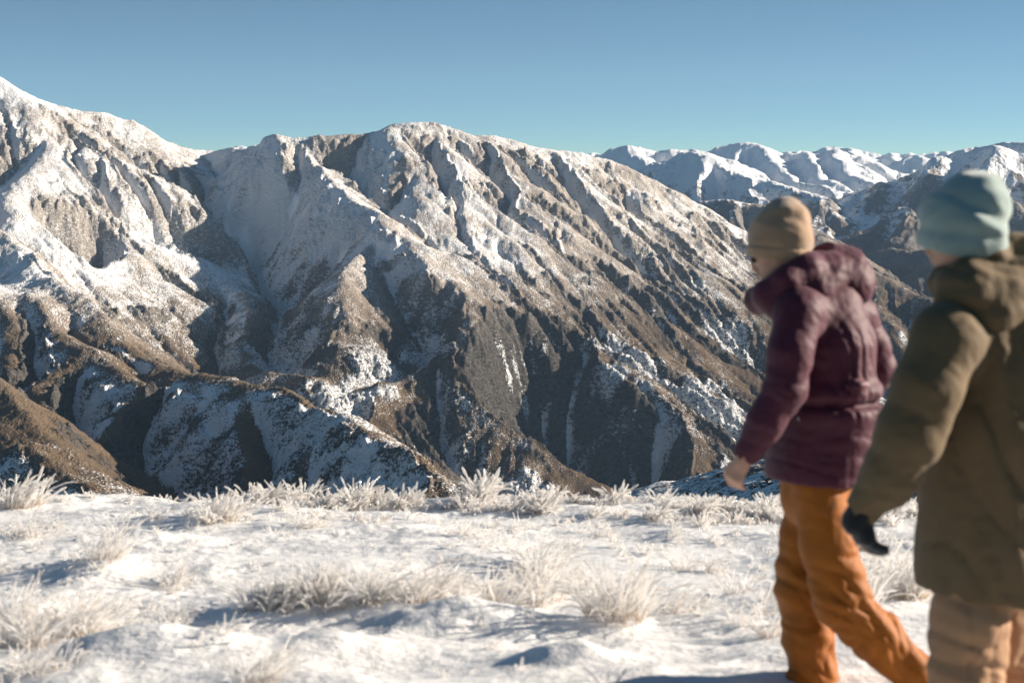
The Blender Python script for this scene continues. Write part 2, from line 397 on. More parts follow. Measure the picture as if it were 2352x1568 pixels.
massif = grid_mesh('mountain', mx, my, mz, {'snow': np.clip(snow, 0, 1.1), 'rock': rock, 'warm': warm, 'dust': np.clip(dust, 0, 1)}, m_mountain)

# ------------------------------------------------------------------ far ranges
def rg(sl, sr, r0, r1, *pts):
    n = len(pts)
    return ([P(x, y, r0 + (r1 - r0) * i / max(1, n - 1)) for i, (x, y) in enumerate(pts)], sl, sr)
far = [
    rg(.45, .45, 9500, 9500, (1300, 372), (1325, 356), (1350, 348), (1365, 352), (1394, 358), (1430, 380)),
    rg(.42, .42, 9000, 9000, (470, 380), (520, 345), (540, 338), (556, 332), (572, 337), (600, 350), (680, 400)),
    rg(.42, .42, 6800, 6800, (1340, 400), (1380, 371), (1400, 359), (1422, 349), (1454, 341), (1486, 346), (1527, 350), (1555, 345), (1600, 350), (1650, 372)),
    rg(.40, .55, 6800, 6000, (1454, 341), (1466, 358), (1475, 385), (1500, 410)),
    rg(.45, .42, 5600, 4700, (1500, 400), (1541, 377), (1569, 362), (1592, 358), (1620, 365), (1666, 393), (1730, 418), (1790, 434), (1868, 455), (1900, 475)),
    rg(.45, .60, 5600, 4900, (1569, 362), (1560, 400), (1590, 440), (1640, 475), (1690, 500)),
    rg(.45, .60, 5400, 4800, (1620, 365), (1640, 405), (1690, 440), (1740, 475)),
    rg(.45, .60, 5200, 4700, (1680, 398), (1700, 430), (1750, 465)),
    rg(.42, .42, 8200, 7600, (1560, 362), (1610, 347), (1652, 340), (1693, 335), (1730, 340), (1767, 354), (1800, 362), (1842, 356), (1881, 358), (1906, 347), (1935, 352), (1980, 365), (2047, 394), (2090, 410)),
    rg(.42, .60, 7900, 6500, (1667, 373), (1700, 382), (1740, 400), (1800, 430), (1870, 455)),
    rg(.42, .60, 8000, 6400, (1740, 345), (1760, 368), (1800, 395), (1850, 420), (1930, 440)),
    rg(.42, .60, 7800, 6600, (1842, 356), (1850, 375), (1890, 400), (1930, 430)),
    rg(.42, .65, 7700, 6700, (1906, 348), (1915, 370), (1950, 395), (1990, 420)),
    rg(.40, .40, 11500, 11500, (1780, 372), (1810, 352), (1840, 346), (1865, 350), (1890, 341), (1907, 342), (1938, 343), (1983, 352), (2024, 358), (2047, 354), (2073, 357), (2095, 350), (2111, 355), (2143, 362), (2200, 372)),
    rg(.40, .55, 11500, 10000, (1938, 343), (1960, 360), (2000, 375)),
    rg(.40, .55, 11500, 10000, (2047, 354), (2060, 372), (2100, 390)),
    rg(.40, .40, 12800, 12800, (2090, 368), (2120, 360), (2150, 355), (2190, 355), (2230, 362), (2300, 372)),
    rg(.45, .45, 9300, 9000, (2050, 392), (2085, 373), (2103, 357), (2125, 365), (2160, 380)),
    # big mountain behind the hikers
    rg(.50, .72, 5400, 5000, (1780, 500), (1830, 475), (1878, 458), (1932, 443), (2006, 421), (2079, 397), (2153, 374), (2207, 355), (2255, 339), (2287, 332), (2313, 330), (2352, 332), (2450, 345), (2600, 380), (2800, 430)),
    rg(.60, .62, 5100, 4300, (2150, 376), (2138, 405), (2121, 435), (2105, 464), (2047, 509), (1983, 551), (1920, 600)),
    rg(.55, .85, 4950, 4400, (2290, 333), (2280, 370), (2250, 400), (2250, 450), (2290, 520), (2340, 600)),
    rg(.60, .75, 5200, 4600, (2006, 421), (1985, 460), (1950, 500), (1900, 540)),
    rg(.60, .75, 5300, 4700, (1932, 443), (1910, 480), (1880, 520)),
    rg(.60, .75, 4700, 4200, (2105, 464), (2110, 510), (2080, 560)),
    # low brown hill
    rg(.5, .5, 4150, 3700, (1960, 640), (1996, 602), (2015, 589), (2047, 582), (2079, 583), (2101, 579), (2124, 592), (2160, 625), (2230, 690)),
    rg(.55, .6, 4050, 3600, (2076, 585), (2085, 605), (2099, 624), (2137, 656), (2170, 690)),
    rg(.55, .6, 4050, 3600, (2015, 590), (2030, 630), (2060, 670), (2090, 710)),
    rg(.55, .55, 4400, 4200, (1560, 510), (1599, 486), (1647, 477), (1695, 477), (1753, 482), (1820, 510), (1880, 560)),
    rg(.55, .6, 4300, 4000, (1695, 478), (1700, 510), (1740, 550)),
]
FX0, FY0, FC = -2200.0, 3250.0, 16.0
FX, FY = np.meshgrid(np.arange(FX0, 6200, FC), np.arange(FY0, 13600, FC))
wx = fbm(FX / 800, FY / 800, 4, 13) * 35; wy = fbm(FX / 800, FY / 800, 4, 19) * 35
FH = ridge_field(FX + wx, FY + wy, far, -620.0, 6, 5)
FH, FA = erode(FH, FC, 85, .45, .9, 95.0, fbm(FX / 500, FY / 500, 5, 121, .5) * 22.0 + ridged(FX / 260, FY / 260, 3, 131) * 10, 1.2, .016)
fx_, fy_ = polar(-11 * d2r, 17.8 * d2r, .00065, 3300, 13500, .0042, (np.array([-12 * d2r]), np.arange(18, 26, .3) * d2r))
fz_ = bilinear(FH, FX0, FY0, FC, fx_, fy_)
ggy, ggx = np.gradient(FH, FC)
fsl = bilinear(blur(np.sqrt(ggx ** 2 + ggy ** 2), 1), FX0, FY0, FC, fx_, fy_)
fgx = bilinear(blur(ggx, 2), FX0, FY0, FC, fx_, fy_)
fcv = bilinear(blur(FH, 8) - FH, FX0, FY0, FC, fx_, fy_)
fz_ = fz_ + ridged(fx_ / 110, fy_ / 110, 4, 35, .55) * (3.0 + 6 * sstep(.5, .85, fsl))
fl = fbm(fx_ / 700, fy_ / 700, 4, 61)
fm = fbm(fx_ / 150, fy_ / 150, 4, 62)
near_g = sstep(6000, 5200, fy_) * sstep(600, 900, fx_)
fsnow = (.62 + .75 * sstep(-230, 10, fz_ - 70 * near_g) - .08 * near_g - .45 * sstep(-150, -330, fz_) + .22 * np.clip(fcv / 16, -1, 1.4) + .15 * fl + .16 * fm - .35 * sstep(.65, .95, fsl)
         + .25 * sstep(5500, 7500, fy_) - .25 * sstep(4600, 4300, fy_))
far_o = grid_mesh('mountain_range', fx_, fy_, fz_, {'snow': np.clip(fsnow, 0, 1.1), 'rock': sstep(.6, .9, fsl), 'warm': np.clip(sstep(-180, -350, fz_), 0, 1), 'dust': .25 * sstep(-300, -50, fz_)},
                  mountain_material('far_snow_slope', 16.0, 9.0, .8))
# ------------------------------------------------------------------ the snowy shoulder we stand on
G0, GS = -1.82, -.09
mounds = []          # x, y, height, radius
def ground_z(x, y, fine=True):
    edge = 11.6 + .55 * perlin(x / 2.3, x * 0 + 3.3, 201) + .25 * perlin(x / .8, x * 0 + 1.3, 202)
    z = G0 + GS * (y - 5.7)
    z = z + .05 * perlin(x / 2.2, y / 1.6, 203) + .04 * perlin(x / .9 + 4, y / .55, 204)
    over = np.maximum(y - edge, 0)
    z = z - .45 * (np.sqrt(over ** 2 + .3) - math.sqrt(.3)) - .0006 * over ** 2
    # wind-packed ripples, hollows in the lee of the grass
    if fine:
        a = x * .96 + y * .25; b = -x * .25 + y * .96
        z = z + .020 * ridged(a / .65, b / .22, 2, 205) * sstep(-.3, .5, perlin(x / 1.4, y / .9, 206)) + .011 * fbm(x / .16, y / .12, 3, 207) * sstep(-.1, .5, perlin(x / 1.1, y / .8, 209))
        for mx_, my_, mh, mr in mounds:
            d2 = ((x - mx_) ** 2 + ((y - my_) * 1.2) ** 2) / (mr * mr)
            z = z + mh * np.exp(-d2 * (1 + .35 * perlin(x / (mr * .7), y / (mr * .7), 208)))
    return z
def on_ground(X, Y):
    """ground point seen at (X, Y) of the photograph"""
    d = P(X, Y, 1.0)
    lo, hi = 2.5, 13.0
    ys = np.linspace(lo, hi, 400); zz = ground_z(d[0] * ys, ys, False); k = np.argmax(d[2] * ys < zz)
    y = ys[k] if k > 0 else 12.0
    return np.array([d[0] * y, y, float(ground_z(np.array([d[0] * y]), np.array([y]), False)[0])])

for X, Y, h, r in [(1075, 1440, .07, .25), (1000, 1452, .05, .2), (1180, 1452, .06, .20), (300, 1500, .09, .26), (480, 1490, .05, .2), (760, 1490, .06, .2), (1330, 1525, .05, .16), (1240, 1520, .04, .13),
                   (230, 1330, .06, .25), (640, 1215, .04, .25), (330, 1245, .05, .3), (1120, 1300, .05, .25), (1560, 1240, .04, .22), (1400, 1450, .05, .25), (1650, 1440, .05, .2), (850, 1420, .05, .3),
                   (60, 1420, .06, .3), (1530, 1370, .04, .2), (700, 1580, .06, .22), (150, 1590, .05, .2), (1480, 1500, .04, .2), (560, 1440, .04, .2)]:
    p = on_ground(X, Y); mounds.append((p[0], p[1], h, r))

def snow_material():
    m = bpy.data.materials.new('wind_packed_snow'); t = NT(m)
    co = t.n('ShaderNodeNewGeometry').outputs['Position']
    n1 = t.noise(co, 14, 4, .6); n2 = t.noise(co, 160, 3, .65)
    mp = t.n('ShaderNodeMapping'); t.t.links.new(co, mp.inputs[0]); mp.inputs['Rotation'].default_value = (0, 0, .25); mp.inputs['Scale'].default_value = (2.2, 9, 4)
    n3 = t.noise(mp.outputs[0], 1.6, 4, .6)
    h = t.math('ADD', t.math('MULTIPLY', n1, .5), t.math('ADD', t.math('MULTIPLY', n2, .08), t.math('MULTIPLY', n3, 1.0)))
    b = t.n('ShaderNodeBump', i_Strength=.7, i_Distance=.04, i_Height=h)
    c = t.mix(t.smooth(n3, .35, .7), (.80, .80, .81), (.85, .845, .83))
    p = t.n('ShaderNodeBsdfPrincipled', i_Base_Color=c, i_Roughness=.55, i_Normal=b)
    p.inputs['Specular IOR Level'].default_value = .3
    p.inputs['Subsurface Weight'].default_value = .25; p.inputs['Subsurface Radius'].default_value = (.03, .03, .03); p.inputs['Subsurface Scale'].default_value = .5
    t.out(p.outputs[0]); return m
sx, sy = polar(-27 * d2r, 27 * d2r, .00125, 2.2, 90, .0045)
sy = sy - .0
snow_ground = grid_mesh('snow_ground', sx, sy, ground_z(sx, sy), {}, snow_material())

# hillside dropping away beyond the edge, with the shaded shoulder on the right
hill = [
    ([P(1300, 1210, 175), P(1440, 1160, 160), P(1500, 1140, 150), P(1600, 1108, 138), P(1700, 1080, 128), P(1790, 1059, 120), P(1950, 1030, 108), P(2150, 1000, 96), P(2500, 960, 80), P(3000, 900, 70)], .6, .42),
]
hx, hy = polar(-26 * d2r, 34 * d2r, .0016, 30, 1000, .007)
hz0 = np.minimum(-8 - (hy - 25) * .62 - .0 * hx, -8) - 1.0
hz0 = np.maximum(hz0, -520 + .05 * hy)
hzz = ridge_field(hx + 3 * perlin(hx / 20, hy / 20, 301), hy, hill, 0, 1.5, 4.0, hz0.copy())
hzz = hzz + .7 * fbm(hx / 14, hy / 14, 5, 303, .55)
hill_snow = .62 + .25 * fbm(hx / 9, hy / 16, 4, 305) - .5 * sstep(-2.0, 1.0, hzz - (ridge_field(hx, hy, hill, -900.0) - 2.6)) * sstep(0, 1, hzz - hz0 - .5)
shoulder = grid_mesh('hillside', hx, hy, hzz, {'snow': np.clip(hill_snow + .40, 0, 1.1), 'rock': np.zeros_like(hx), 'warm': np.full_like(hx, .25), 'dust': np.full_like(hx, .1)}, mountain_material('tussock_snow', .32, .25, .8))

# ------------------------------------------------------------------ frost-coated grass
def ice_grass_material():
    m = bpy.data.materials.new('rime_ice_on_straw'); t = NT(m)
    along = t.attr('along'); ice = t.attr('ice'); co = t.n('ShaderNodeNewGeometry').outputs['Position']
    n = t.noise(co, 90, 2)
    straw = t.mix(t.attr('tone'), (.42, .26, .13), (.62, .46, .29))
    frost = t.mix(n, (.92, .91, .90), (.97, .97, .97))
    f = t.math('MULTIPLY', t.smooth(t.math('ADD', along, t.math('MULTIPLY', n, .25)), .10, .50), ice)
    c = t.mix(f, straw, frost)
    bmp = t.n('ShaderNodeBump', i_Strength=.6, i_Distance=.002, i_Height=t.noise(co, 260, 1))
    p = t.n('ShaderNodeBsdfPrincipled', i_Base_Color=c, i_Roughness=.12, i_Normal=bmp)
    p.inputs['Specular IOR Level'].default_value = 1.0
    tr_ = t.n('ShaderNodeBsdfTranslucent', i_Color=c)
    mx_ = t.n('ShaderNodeMixShader', i_0=.5); t.t.links.new(p.outputs[0], mx_.inputs[1]); t.t.links.new(tr_.outputs[0], mx_.inputs[2])
    tp = t.n('ShaderNodeBsdfTransparent'); m2 = t.n('ShaderNodeMixShader', i_0=t.math('MULTIPLY', f, .5))                 # clear ice lets light through
    t.t.links.new(mx_.outputs[0], m2.inputs[1]); t.t.links.new(tp.outputs[0], m2.inputs[2])
    t.out(m2.outputs[0]); return m
m_ice = ice_grass_material()

class Blades:
    SIDES = 4
    def __init__(s): s.v = []; s.al = []; s.ic = []; s.to = []; s.q = []; s.n = 0
    def add(s, base, az, lean, length, curl, r0, r1, ice, tone, rg, segs=7, side=0.0):
        p = np.array(base, float); th = lean; a = az; step = length / segs
        pts = [p.copy()]; dirs = []
        for i in range(segs):
            d = np.array([math.sin(th) * math.cos(a), math.sin(th) * math.sin(a), math.cos(th)])
            dirs.append(d); p = p + d * step; pts.append(p.copy())
            th += curl / segs * (0.5 + 1.3 * i / segs) + rg.normal(0, .05); a += side / segs + rg.normal(0, .06)
        dirs.append(dirs[-1]); pts = np.array(pts); dirs = np.array(dirs)
        u = np.cross(dirs, np.array([.31, .77, .2])); u /= np.linalg.norm(u, axis=1)[:, None] + 1e-9; w = np.cross(dirs, u)
        t = np.linspace(0, 1, segs + 1)
        bead = 1 + .28 * rg.standard_normal(segs + 1) * ice
        rad = (r0 + (r1 - r0) * np.minimum(t * 1.6, 1)) * np.clip(bead, .6, 1.6); rad[-1] *= .75
        K = s.SIDES; ph = rg.random() * 6
        ring = np.concatenate([(pts + rad[:, None] * (u * math.cos(ph + 2 * math.pi * k / K) + w * math.sin(ph + 2 * math.pi * k / K)))[:, None] for k in range(K)], 1)
        s.v.append(ring.reshape(-1, 3)); m = (segs + 1) * K
        s.al.append(np.repeat(t, K)); s.ic.append(np.full(m, ice)); s.to.append(np.full(m, tone))
        i = np.arange(segs)[:, None] * K; k = np.arange(K)[None]
        q = np.stack([i + k, i + (k + 1) % K, i + K + (k + 1) % K, i + K + k], -1).reshape(-1, 4) + s.n
        s.q.append(q); s.n += m
    def build(s, name, origin):
        v = np.concatenate(s.v) - origin; q = np.concatenate(s.q).astype(np.int32)
        me = bpy.data.meshes.new(name); me.vertices.add(len(v)); me.vertices.foreach_set('co', v.astype(np.float32).ravel())
        me.loops.add(q.size); me.loops.foreach_set('vertex_index', q.ravel())
        me.polygons.add(len(q)); me.polygons.foreach_set('loop_start', np.arange(0, q.size, 4, dtype=np.int32)); me.polygons.foreach_set('loop_total', np.full(len(q), 4, np.int32))
        me.polygons.foreach_set('use_smooth', np.ones(len(q), bool)); me.update(calc_edges=True)
        for k, a in (('along', s.al), ('ice', s.ic), ('tone', s.to)):
            at = me.attributes.new(k, 'FLOAT', 'POINT'); at.data.foreach_set('value', np.concatenate(a).astype(np.float32))
        me.materials.append(m_ice); o = bpy.data.objects.new(name, me); COL.objects.link(o); o.location = origin
        return o

def tuft(bl, X, Y, wpx, hpx, n, rg, wind=0.35, ice=1.0, fat=1.0, spread=1.0):
    c = on_ground(X, Y); ppm = FPX / c[1]; fat = fat * (1.12 if Y < 1210 else .68)
    W, Hh = wpx / ppm, hpx / ppm * .74
    for _ in range(int(n * .62)):
        rr = math.sqrt(rg.random()) * .5
        az = rg.random() * 2 * math.pi
        bx, by = c[0] + rr * W * .55 * math.cos(az), c[1] + rr * W * .75 * math.sin(az)
        bz = float(ground_z(np.array([bx]), np.array([by]))[0]) - .015
        a = az + rg.normal(0, .7)
        lean = abs(rg.normal(0, .28)) * spread + .5 * rr * spread
        L = Hh * (1.25 * (.45 + .65 * rg.random())) / max(.55, math.cos(min(lean, 1.0)))
        cl = abs(rg.normal(.9, .6)) * spread
        if rg.random() < wind: a = rg.normal(.15, .5)                   # combed over by the wind
        bl.add((bx, by, bz), a, lean, L, cl, .0018 * fat, (.0038 + .0026 * rg.random()) * fat, ice * (.75 + .25 * rg.random()), rg.random(), rg, 7 if hpx > 30 else 5)
    return c

gr = np.random.default_rng(77)
singles = [   # the tufts one can point at
    (45, 1158, 190, 78, 230, .65, 1.15, 'big arching ice-coated grass tuft at the left end of the snow edge'),
    (500, 1196, 170, 78, 190, .3, 1.0, 'wide icy tuft with straw-brown foot standing just inside the snow edge'),
    (822, 1156, 110, 66, 110, .3, 1.1, 'upright icy tuft on the snow edge in front of the dark gully foot'),
    (922, 1163, 100, 54, 100, .3, 1.1, 'low bushy icy tuft beside the tallest spiky tuft on the edge'),
    (1102, 1150, 120, 76, 130, .15, 1.25, 'tallest spiky tuft on the snow edge, blades straight up in thick rime'),
    (712, 1214, 120, 62, 110, .3, .95, 'loose icy tuft with a long shadow, behind the flat bare snow'),
    (270, 1243, 130, 72, 120, .4, .9, 'thin grey icy tuft with crossed stalks in the left middle of the snow'),
    (240, 1312, 165, 92, 170, .5, .9, 'broad pale icy tuft leaning over a striped shadow on the left'),
    (398, 1350, 105, 62, 110, .5, .9, 'rounded tuft bowed over at the rim of a smooth drift'),
    (1240, 1318, 165, 100, 190, .25, .9, 'brownish frosted tuft between the edge row and the largest sparkling tuft'),
    (1412, 1436, 250, 150, 330, .2, .95, 'largest sparkling grass tuft, straw-coloured in its middle, left of the orange trousers'),
    (1570, 1308, 75, 55, 60, .2, .9, 'small brown-footed tuft a little left of the orange trousers'),
    (1640, 1314, 85, 58, 60, .7, .9, 'small tuft with thin blades all bent over towards the orange trousers'),
    (1770, 1462, 95, 105, 70, .2, .9, 'thin glittering tuft right beside the shin of the orange trousers'),
    (600, 1590, 210, 110, 150, .3, .9, 'bluish out-of-focus tuft cut off by the bottom of the photo'),
    (390, 1452, 140, 72, 100, .3, .85, 'small tan tuft alone on the snow above the dark drift shadow'),
]
for X, Y, wp, hp, n, wind, fat, label in singles:
    bl = Blades(); c = tuft(bl, X, Y, wp, hp, n, gr, wind, 1.0, fat)
    o = bl.build('grass_tuft', c); o['label'] = label; o['category'] = 'grass tuft'; o['group'] = 'ice-coated grass tufts on the snow'

bl = Blades()
def row(x0, x1, y0, y1, n, w, h, blades, wind=.35, fat=1.0):
    for _ in range(n):
        f = gr.random(); X = x0 + (x1 - x0) * f; Y = y0 + (y1 - y0) * gr.random()
        tuft(bl, X, Y, w * (.6 + .8 * gr.random()), h * (.6 + .7 * gr.random()), int(blades * (.6 + .8 * gr.random())), gr, wind, 1.0, fat)
row(130, 470, 1148, 1160, 16, 30, 22, 12)
row(560, 1060, 1155, 1175, 13, 70, 44, 55)
row(570, 720, 1150, 1165, 5, 90, 48, 70)
row(1000, 1480, 1155, 1185, 22, 75, 44, 60)
row(1480, 1830, 1165, 1205, 34, 75, 40, 60)
row(1940, 2130, 1165, 1215, 20, 70, 38, 60)
row(2250, 2352, 1170, 1220, 5, 70, 38, 50)
row(1100, 1800, 1200, 1290, 34, 60, 34, 26)
row(0, 130, 1205, 1270, 9, 90, 46, 50)
row(0, 300, 1270, 1400, 12, 60, 34, 22)
row(560, 1060, 1235, 1330, 16, 40, 22, 8)
row(1000, 1180, 1220, 1240, 6, 60, 34, 34)
row(580, 700, 1400, 1425, 7, 110, 90, 80)                                 # the long bank in the middle
row(700, 1180, 1380, 1425, 22, 130, 95, 80)
row(1180, 1340, 1340, 1420, 9, 120, 85, 60)
row(1500, 1640, 1380, 1450, 6, 100, 60, 24, .6)
row(-20, 230, 1440, 1500, 12, 140, 105, 75)
row(230, 480, 1400, 1480, 7, 90, 55, 26)
row(440, 540, 1480, 1520, 3, 70, 60, 20)
row(1940, 2140, 1330, 1420, 15, 110, 115, 70)
row(1660, 1790, 1330, 1470, 7, 70, 70, 24)
row(1930, 2130, 1225, 1300, 9, 60, 36, 24)
row(-20, 180, 1540, 1600, 5, 120, 80, 40)
row(1340, 1460, 1560, 1600, 2, 50, 70, 7)
row(0, 2352, 1210, 1560, 60, 26, 18, 4)
row(460, 1500, 1152, 1172, 42, 50, 27, 30)
row(0, 1800, 1180, 1430, 130, 48, 27, 15)
row(0, 1300, 1430, 1560, 24, 60, 34, 14)
row(300, 1500, 1175, 1215, 30, 44, 26, 22)
row(1500, 2120, 1150, 1175, 24, 60, 30, 34)
grass = bl.build('frosted_grass', np.array([0.0, 9.0, -2.2])); grass['kind'] = 'stuff'

# brown tussocks on the shaded shoulder
import bmesh
def tussock_stuff():
    vs, qs, n = [], [], 0
    rg = np.random.default_rng(8)
    for _ in range(190):
        X = 1560 + 620 * rg.random() ** .8; Y = 1075 + 95 * rg.random()
        d = P(X, Y, 1.0); ys = np.linspace(45, 170, 500); xs = d[0] * ys; zs = d[2] * ys
        hh = bilinear_polar(xs, ys); k = np.argmax(zs < hh)
        if k == 0: continue
        c = np.array([xs[k], ys[k], hh[k]]); R = .16 + .30 * rg.random() ** 2
        th = np.linspace(0, 2 * np.pi, 12, endpoint=False); ph = np.linspace(0, 1, 6)
        T, Pp = np.meshgrid(th, ph)
        r = R * np.cos(Pp * 1.5) * (1 + .25 * rg.standard_normal(T.shape)); z = R * .75 * np.sin(Pp * 1.5) * (1 + .12 * rg.standard_normal(T.shape)) - .1
        v = np.stack([c[0] + r * np.cos(T), c[1] + r * np.sin(T), c[2] + z], -1).reshape(-1, 3)
        i = np.arange(5)[:, None] * 12; k2 = np.arange(12)[None]
        qs.append((np.stack([i + k2, i + (k2 + 1) % 12, i + 12 + (k2 + 1) % 12, i + 12 + k2], -1).reshape(-1, 4) + n)); vs.append(v); n += len(v)
    me = bpy.data.meshes.new('tussock_grass'); me.from_pydata(np.concatenate(vs).tolist(), [], np.concatenate(qs).tolist())
    m = bpy.data.materials.new('tussock_straw'); t = NT(m); co = t.n('ShaderNodeNewGeometry').outputs['Position']
    nn = t.noise(co, 4, 3); c = t.mix(nn, (.05, .035, .022), (.20, .14, .085))
    nz = t.n('ShaderNodeSeparateXYZ', i_0=t.n('ShaderNodeNewGeometry').outputs['Normal']).outputs[2]
    c = t.mix(t.smooth(t.math('ADD', nz, t.math('MULTIPLY', t.noise(co, 7, 2), .5)), .95, 1.25), c, (.8, .8, .82))
    b = t.n('ShaderNodeBump', i_Strength=.8, i_Distance=.15, i_Height=t.noise(co, 9, 2))
    p = t.n('ShaderNodeBsdfPrincipled', i_Base_Color=c, i_Roughness=.9, i_Normal=b); t.out(p.outputs[0])
    me.materials.append(m); o = bpy.data.objects.new('tussock_grass', me); COL.objects.link(o); o['kind'] = 'stuff'
def bilinear_polar(xs, ys):
    r = np.hypot(xs, ys); a = np.arctan2(xs, ys)
    fi = np.clip(np.log(r / 30) / .007, 0, hzz.shape[0] - 2); fj = np.clip((a + 26 * d2r) / .0016, 0, hzz.shape[1] - 2)
    return hzz[fi.astype(int), fj.astype(int)]
tussock_stuff()
# ------------------------------------------------------------------ figures: distance fields turned into meshes
import openvdb

class Sdf:
    def __init__(s, lo, hi, h=.0055):
        s.lo = np.array(lo, float); s.h = h
        s.n = np.ceil((np.array(hi) - s.lo) / h).astype(int) + 1
        s.d = np.full(s.n, .3, np.float32); s.fns = []
    def _block(s, lo, hi):
        i0 = np.clip(np.floor((lo - s.lo) / s.h).astype(int), 0, s.n - 1); i1 = np.clip(np.ceil((hi - s.lo) / s.h).astype(int) + 1, 1, s.n)
        g = np.meshgrid(*[s.lo[k] + s.h * np.arange(i0[k], i1[k]) for k in range(3)], indexing='ij')
        return tuple(slice(i0[k], i1[k]) for k in range(3)), np.stack(g, -1)
    def _seg(s, p, a, b, ra, rb, flat):
        q = p - a; ab = b - a
        if flat is not None:
            f, w = np.asarray(flat[0], float), flat[1]
            f = f / np.linalg.norm(f)
            q = q + (q @ f)[..., None] * f * (1 / w - 1); ab = ab + (ab @ f) * f * (1 / w - 1)
        t = np.clip((q @ ab) / (ab @ ab + 1e-9), 0, 1)
        d = np.linalg.norm(q - t[..., None] * ab, axis=-1) - (ra + (rb - ra) * t)
        return d * (min(1, flat[1]) if flat is not None else 1)
    def cap(s, a, b, ra, rb, k=.02, flat=None, sub=False):
        a, b = np.asarray(a, float), np.asarray(b, float)
        m = max(ra, rb) * max(1, flat[1] if flat is not None else 1) + k + .06
        sl, p = s._block(np.minimum(a, b) - m, np.maximum(a, b) + m)
        d = s._seg(p, a, b, ra, rb, flat).astype(np.float32); o = s.d[sl]
        if sub:
            hh = np.clip(.5 - .5 * (o + d) / k, 0, 1); s.d[sl] = o + (-d - o) * hh + k * hh * (1 - hh)
        else:
            hh = np.clip(.5 + .5 * (o - d) / k, 0, 1); s.d[sl] = o + (d - o) * hh - k * hh * (1 - hh)
        return s
    def chain(s, pts, k=.02, flat=None):
        for (a, ra), (b, rb) in zip(pts[:-1], pts[1:]): s.cap(a, b, ra, rb, k, flat)
        return s
    def cut(s, p, n, only=None):
        """keep the side n points away from"""
        n = np.asarray(n, float); n = n / np.linalg.norm(n)
        sl, q = s._block(s.lo, s.lo + s.h * s.n) if only is None else s._block(np.array(only[0]), np.array(only[1]))
        s.d[sl] = np.maximum(s.d[sl], ((q - np.asarray(p)) @ n).astype(np.float32)); return s
    def bend(s, fn):
        """add fn(x, y, z) to the field near the surface"""
        i = np.where(np.abs(s.d) < .035)
        x, y, z = (s.lo[k] + s.h * i[k] for k in range(3))
        s.d[i] += fn(x, y, z).astype(np.float32); return s
    def mesh(s, name, mat, parent, origin):
        g = openvdb.FloatGrid(); g.background = .3
        g.copyFromArray(np.ascontiguousarray(s.d)); pts, quads = g.convertToQuads(0.0)
        pts = pts * s.h + s.lo - np.asarray(origin)
        # relax the voxel steps
        e = np.concatenate([quads[:, [0, 1]], quads[:, [1, 2]], quads[:, [2, 3]], quads[:, [3, 0]]]).astype(np.int64); e = np.concatenate([e, e[:, ::-1]])
        cnt = np.bincount(e[:, 0], minlength=len(pts))[:, None]
        for _ in range(3):
            acc = np.stack([np.bincount(e[:, 0], weights=pts[e[:, 1], c], minlength=len(pts)) for c in range(3)], -1)
            pts = pts * .5 + acc / np.maximum(cnt, 1) * .5
        me = bpy.data.meshes.new(name)
        me.vertices.add(len(pts)); me.vertices.foreach_set('co', pts.astype(np.float32).ravel())
        q = quads.astype(np.int32)[:, ::-1]
        me.loops.add(q.size); me.loops.foreach_set('vertex_index', q.ravel())
        me.polygons.add(len(q)); me.polygons.foreach_set('loop_start', np.arange(0, q.size, 4, dtype=np.int32)); me.polygons.foreach_set('loop_total', np.full(len(q), 4, np.int32))
        me.polygons.foreach_set('use_smooth', np.ones(len(q), bool)); me.update(calc_edges=True)
        me.materials.append(mat)
        o = bpy.data.objects.new(name, me); COL.objects.link(o); o.parent = parent
        if parent is None: o.location = origin
        return o

def fabric(name, col, rough=.8, weave=900, var=.18, sheen=.15, knit=False, wave=0.0):
    m = bpy.data.materials.new(name); t = NT(m)
    co = t.n('ShaderNodeTexCoord').outputs['Object']
    big = t.noise(co, 9, 4, .6); fine = t.noise(co, weave, 2, .6)
    c0 = tuple(c * (1 - var) for c in col); c1 = tuple(min(1, c * (1 + var)) for c in col)
    c = t.mix(t.smooth(big, .3, .7), c0, c1)
    c = t.mix(t.math('MULTIPLY', fine, .35), c, tuple(x * .55 for x in col))
    crease = t.noise(co, 38, 3, .6, .6)
    b0 = t.n('ShaderNodeBump', i_Strength=.3, i_Distance=.006, i_Height=crease)
    if knit:
        wv = t.n('ShaderNodeTexWave', wave_type='BANDS', bands_direction='Z'); t.t.links.new(co, wv.inputs[0]); wv.inputs['Scale'].default_value = 70; wv.inputs['Distortion'].default_value = 2.0
        fine = t.math('ADD', fine, t.math('MULTIPLY', wv.outputs[1], .8))
    b1 = t.n('ShaderNodeBump', i_Strength=.35, i_Distance=.0012, i_Height=fine, i_Normal=b0)
    p = t.n('ShaderNodeBsdfPrincipled', i_Base_Color=c, i_Roughness=rough, i_Normal=b1)
    p.inputs['Sheen Weight'].default_value = sheen; p.inputs['Sheen Roughness'].default_value = .5
    p.inputs['Specular IOR Level'].default_value = .3
    t.out(p.outputs[0]); return m

def skin_material():
    m = bpy.data.materials.new('skin'); t = NT(m)
    co = t.n('ShaderNodeTexCoord').outputs['Object']
    c = t.mix(t.noise(co, 25, 3), (.50, .26, .18), (.62, .36, .26))
    b = t.n('ShaderNodeBump', i_Strength=.2, i_Distance=.001, i_Height=t.noise(co, 300, 2))
    p = t.n('ShaderNodeBsdfPrincipled', i_Base_Color=c, i_Roughness=.5, i_Normal=b)
    p.inputs['Subsurface Weight'].default_value = .15; p.inputs['Subsurface Radius'].default_value = (.02, .008, .004); p.inputs['Subsurface Scale'].default_value = .5
    t.out(p.outputs[0]); return m

